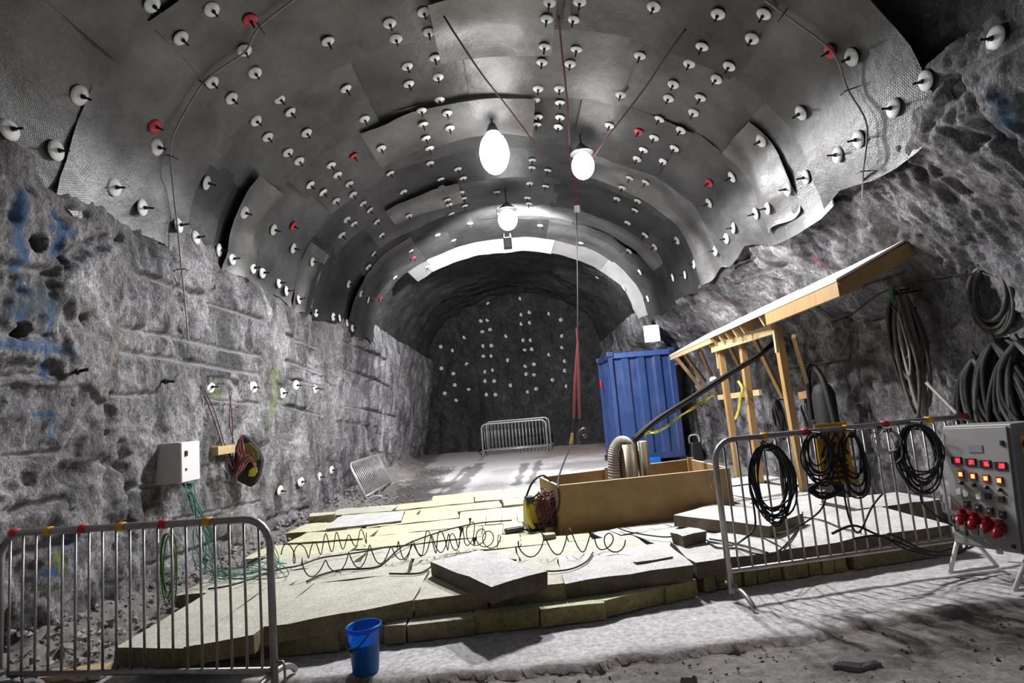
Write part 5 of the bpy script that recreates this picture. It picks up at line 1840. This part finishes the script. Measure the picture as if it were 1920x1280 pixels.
floor_cable([(1500, 968), (1540, 975), (1580, 990), (1615, 998)], .007, 'black cable crossing the pale slabs behind the barrier')


def helix(pxs, rad, turns, r, label, seed):
    ctr = smooth_pts([P(a, b, Z=.262) for a, b in pxs], 20)
    n = turns * 14
    rr = random.Random(seed)
    out = []
    tot = len(ctr) - 1
    for i in range(n + 1):
        f = i / n * tot
        k = min(int(f), tot - 1)
        p = ctr[k].lerp(ctr[k + 1], f - k)
        d = (ctr[k + 1] - ctr[k]).normalized()
        s = Vector((-d.y, d.x, 0))
        a = 2 * math.pi * turns * (i / n) ** 1.05
        rd = rad * (1 + .22 * math.sin(i * .13 + seed))
        out.append(p + s * rd * math.cos(a) * .8 + Vector((0, 0, rd * (1 + math.sin(a)))) + d * .03 * math.cos(a))
    tag(MB().tube(out, r, 5).build_top('wire_spiral', 'rubber', out[0], True), label, 'wire', 'stretched black wire spirals')


helix([(535, 1062), (590, 1042), (640, 1030), (690, 1018)], .085, 7, .0055, 'stretched black wire spiral nearest the rubble-side barrier', 1)
helix([(560, 1085), (640, 1070), (720, 1055), (800, 1040), (860, 1030)], .075, 8, .0055, 'longest black wire spiral across the middle slabs', 2)
helix([(745, 1052), (820, 1036), (880, 1022), (925, 1028)], .095, 9, .0055, 'tight black wire spiral below the yellow box', 3)
helix([(965, 1045), (1020, 1042), (1080, 1036), (1130, 1030), (1158, 1036)], .090, 5, .006, 'open black wire spiral beyond the rotated grey slab', 4)

# ------------------------------------------------------------------ bucket
p = P(686, 1256, Z=0)
o = thing('bucket', (p.x, p.y, -.012), 'blue plastic bucket standing on the concrete before the slabs', 'bucket')
bz = Vector((p.x, p.y, -.008))
MB().lathe([(.080, 0), (.083, .004), (.106, .275), (.112, .277), (.113, .288), (.108, .290), (.104, .282), (.080, .012), (.002, .010)], bz, 32).build('shell', 'bucket_blue', o, True)
MB().lathe([(.002, .011), (.079, .011), (.0945, .19), (.002, .19)], bz, 28, cap=False).build('water', 'murky_water', o)
MB().lathe([(.107, .262), (.116, .264), (.116, .288), (.108, .292)], bz, 32, cap=False).build('rim', 'bucket_blue', o, True)
hn = []
for k in range(17):
    a = math.pi * k / 16
    hn.append(bz + Vector((-.118 * math.cos(a) * .55 - .075 * math.sin(a), -.118 * math.cos(a) * -.85 - .095 * math.sin(a), .272 - .10 * math.sin(a))))
MB().tube(hn, .0045, 6).build('wire_handle', 'rod_dark', o, True)
MB().tube(hn[6:11], .011, 8).build('grip', 'black_plastic', o, True)
p = P(110, 1276, Z=0)
tag(MB().box((p.x, p.y, .03), (.62, .14, .06), Matrix.Rotation(R(6), 3, 'Z')).build_top('wood_plank', 'timber_pale', (p.x, p.y, 0), bevel=.006), 'pale plank end lying under the rubble-side barrier', 'timber')

# ------------------------------------------------------------------ rubble
def stones(name, m, spots, label, seed):
    rr = random.Random(seed)
    mb = MB()
    for (x, y, z, s) in spots:
        vs = []
        q = Quaternion((rr.uniform(-1, 1), rr.uniform(-1, 1), rr.uniform(-1, 1), rr.uniform(.1, 1))).normalized()
        for v in ((1, 0, 0), (-1, 0, 0), (0, 1, 0), (0, -1, 0), (0, 0, 1), (0, 0, -1)):
            w = q @ (Vector(v) * s * rr.uniform(.6, 1.15))
            vs.append(Vector((x, y, z)) + Vector((w.x, w.y, w.z * .75)))
        mb.add(vs, [(0, 2, 4), (2, 1, 4), (1, 3, 4), (3, 0, 4), (2, 0, 5), (1, 2, 5), (3, 1, 5), (0, 3, 5)])
    o = mb.build(name, m)
    return tag(o, label, 'rubble', None, 'stuff')


def heap(x, y):          # height of the rubble bank at the foot of the left wall
    w = float(left_x(np.float64(y), np.float64(.2)))
    return max(0.0, .34 * (1 - (x - w - .05) / .75)) if x - w < .8 else 0.0


Y1 = np.arange(.6, 20, .05)
S1 = np.linspace(-.2, .85, 24)
Yh, Sh = np.meshgrid(Y1, S1, indexing='ij')
Wx = left_x(Yh, np.full_like(Yh, .2))
Zh = np.clip(.36 * (1 - (Sh) / .78), -.2, .5) * (0.8 + .35 * fbm(Yh * 1.3, Sh * 2, 0., 3, 400)) + .05 * ridge(Yh * 5, Sh * 5, 0., 3, 410) - .06
hc = np.zeros(Yh.shape + (4,))
hc[..., :3] = GRAVEL * 1.05
hc[..., 3] = 1
hb = grid_mesh('rubble_bank', np.stack([Wx + Sh, Yh, Zh], -1), 'ground', kind='stuff', attr=hc, attr_name='ground', flip=True, smooth=False)
tag(hb, 'dark broken rubble bank along the foot of the cabinet wall', 'rubble', None, 'stuff')
r6 = random.Random(9)
sp_ = []
for _ in range(1500):
    y = 2.2 + 10 * r6.random() ** 1.3
    s = r6.uniform(.0, .85)
    x = float(left_x(np.float64(y), np.float64(.2))) + s
    sp_.append((x, y, max(0, .36 * (1 - s / .78)) * .9 - .02 + r6.uniform(-.01, .03), r6.choice((.015, .02, .03, .045))))
stones('rubble_stones', 'stone', sp_, 'loose pale stones strewn over the rubble bank by the cabinet wall', 31)
sp_ = []
for _ in range(1400):
    x, y = r6.uniform(-3.4, 4.2), 2.4 + 1.7 * r6.random()
    if y < grav_edge(x) - .03:
        sp_.append((x, y, -.05 + r6.uniform(-.005, .008), r6.choice((.006, .008, .012, .018))))
for _ in range(900):
    y = 10 + 8 * r6.random()
    sp_.append((r6.uniform(-3.2, -2.0), y, .0, r6.choice((.015, .02, .03))))
for _ in range(500):
    sp_.append((r6.uniform(2.6, 4.2), r6.uniform(9.4, 13.5), .0, r6.choice((.02, .03, .04))))
stones('gravel', 'stone_dark', sp_, 'dark loose gravel on the ground in front and along the far side', 32)
for px, py, s, lab in [(1605, 1245, .14, 'flat dark stone slab half sunk in the near gravel'), (1290, 1278, .05, 'small stone at the lower edge of the gravel')]:
    p = P(px, py, Z=-.04)
    vs = []
    rr = random.Random(int(px))
    n = 11
    for z, k in ((-.03, 1.0), (.012, .97), (.028, .7)):
        for i in range(n):
            a = 2 * math.pi * i / n
            q_ = s * k * (.8 + .35 * random.Random(i * 3 + int(px)).random())
            vs.append(p + Vector((q_ * math.cos(a), q_ * .55 * math.sin(a), z + .008 * rr.random())))
    fs = [(i + l * n, (i + 1) % n + l * n, (i + 1) % n + (l + 1) * n, i + (l + 1) * n) for l in (0, 1) for i in range(n)] + [tuple(2 * n + i for i in range(n))]
    tag(MB().add(vs, fs).build_top('flat_stone', 'stone_dark', p), lab, 'stone', 'stones in the near gravel')
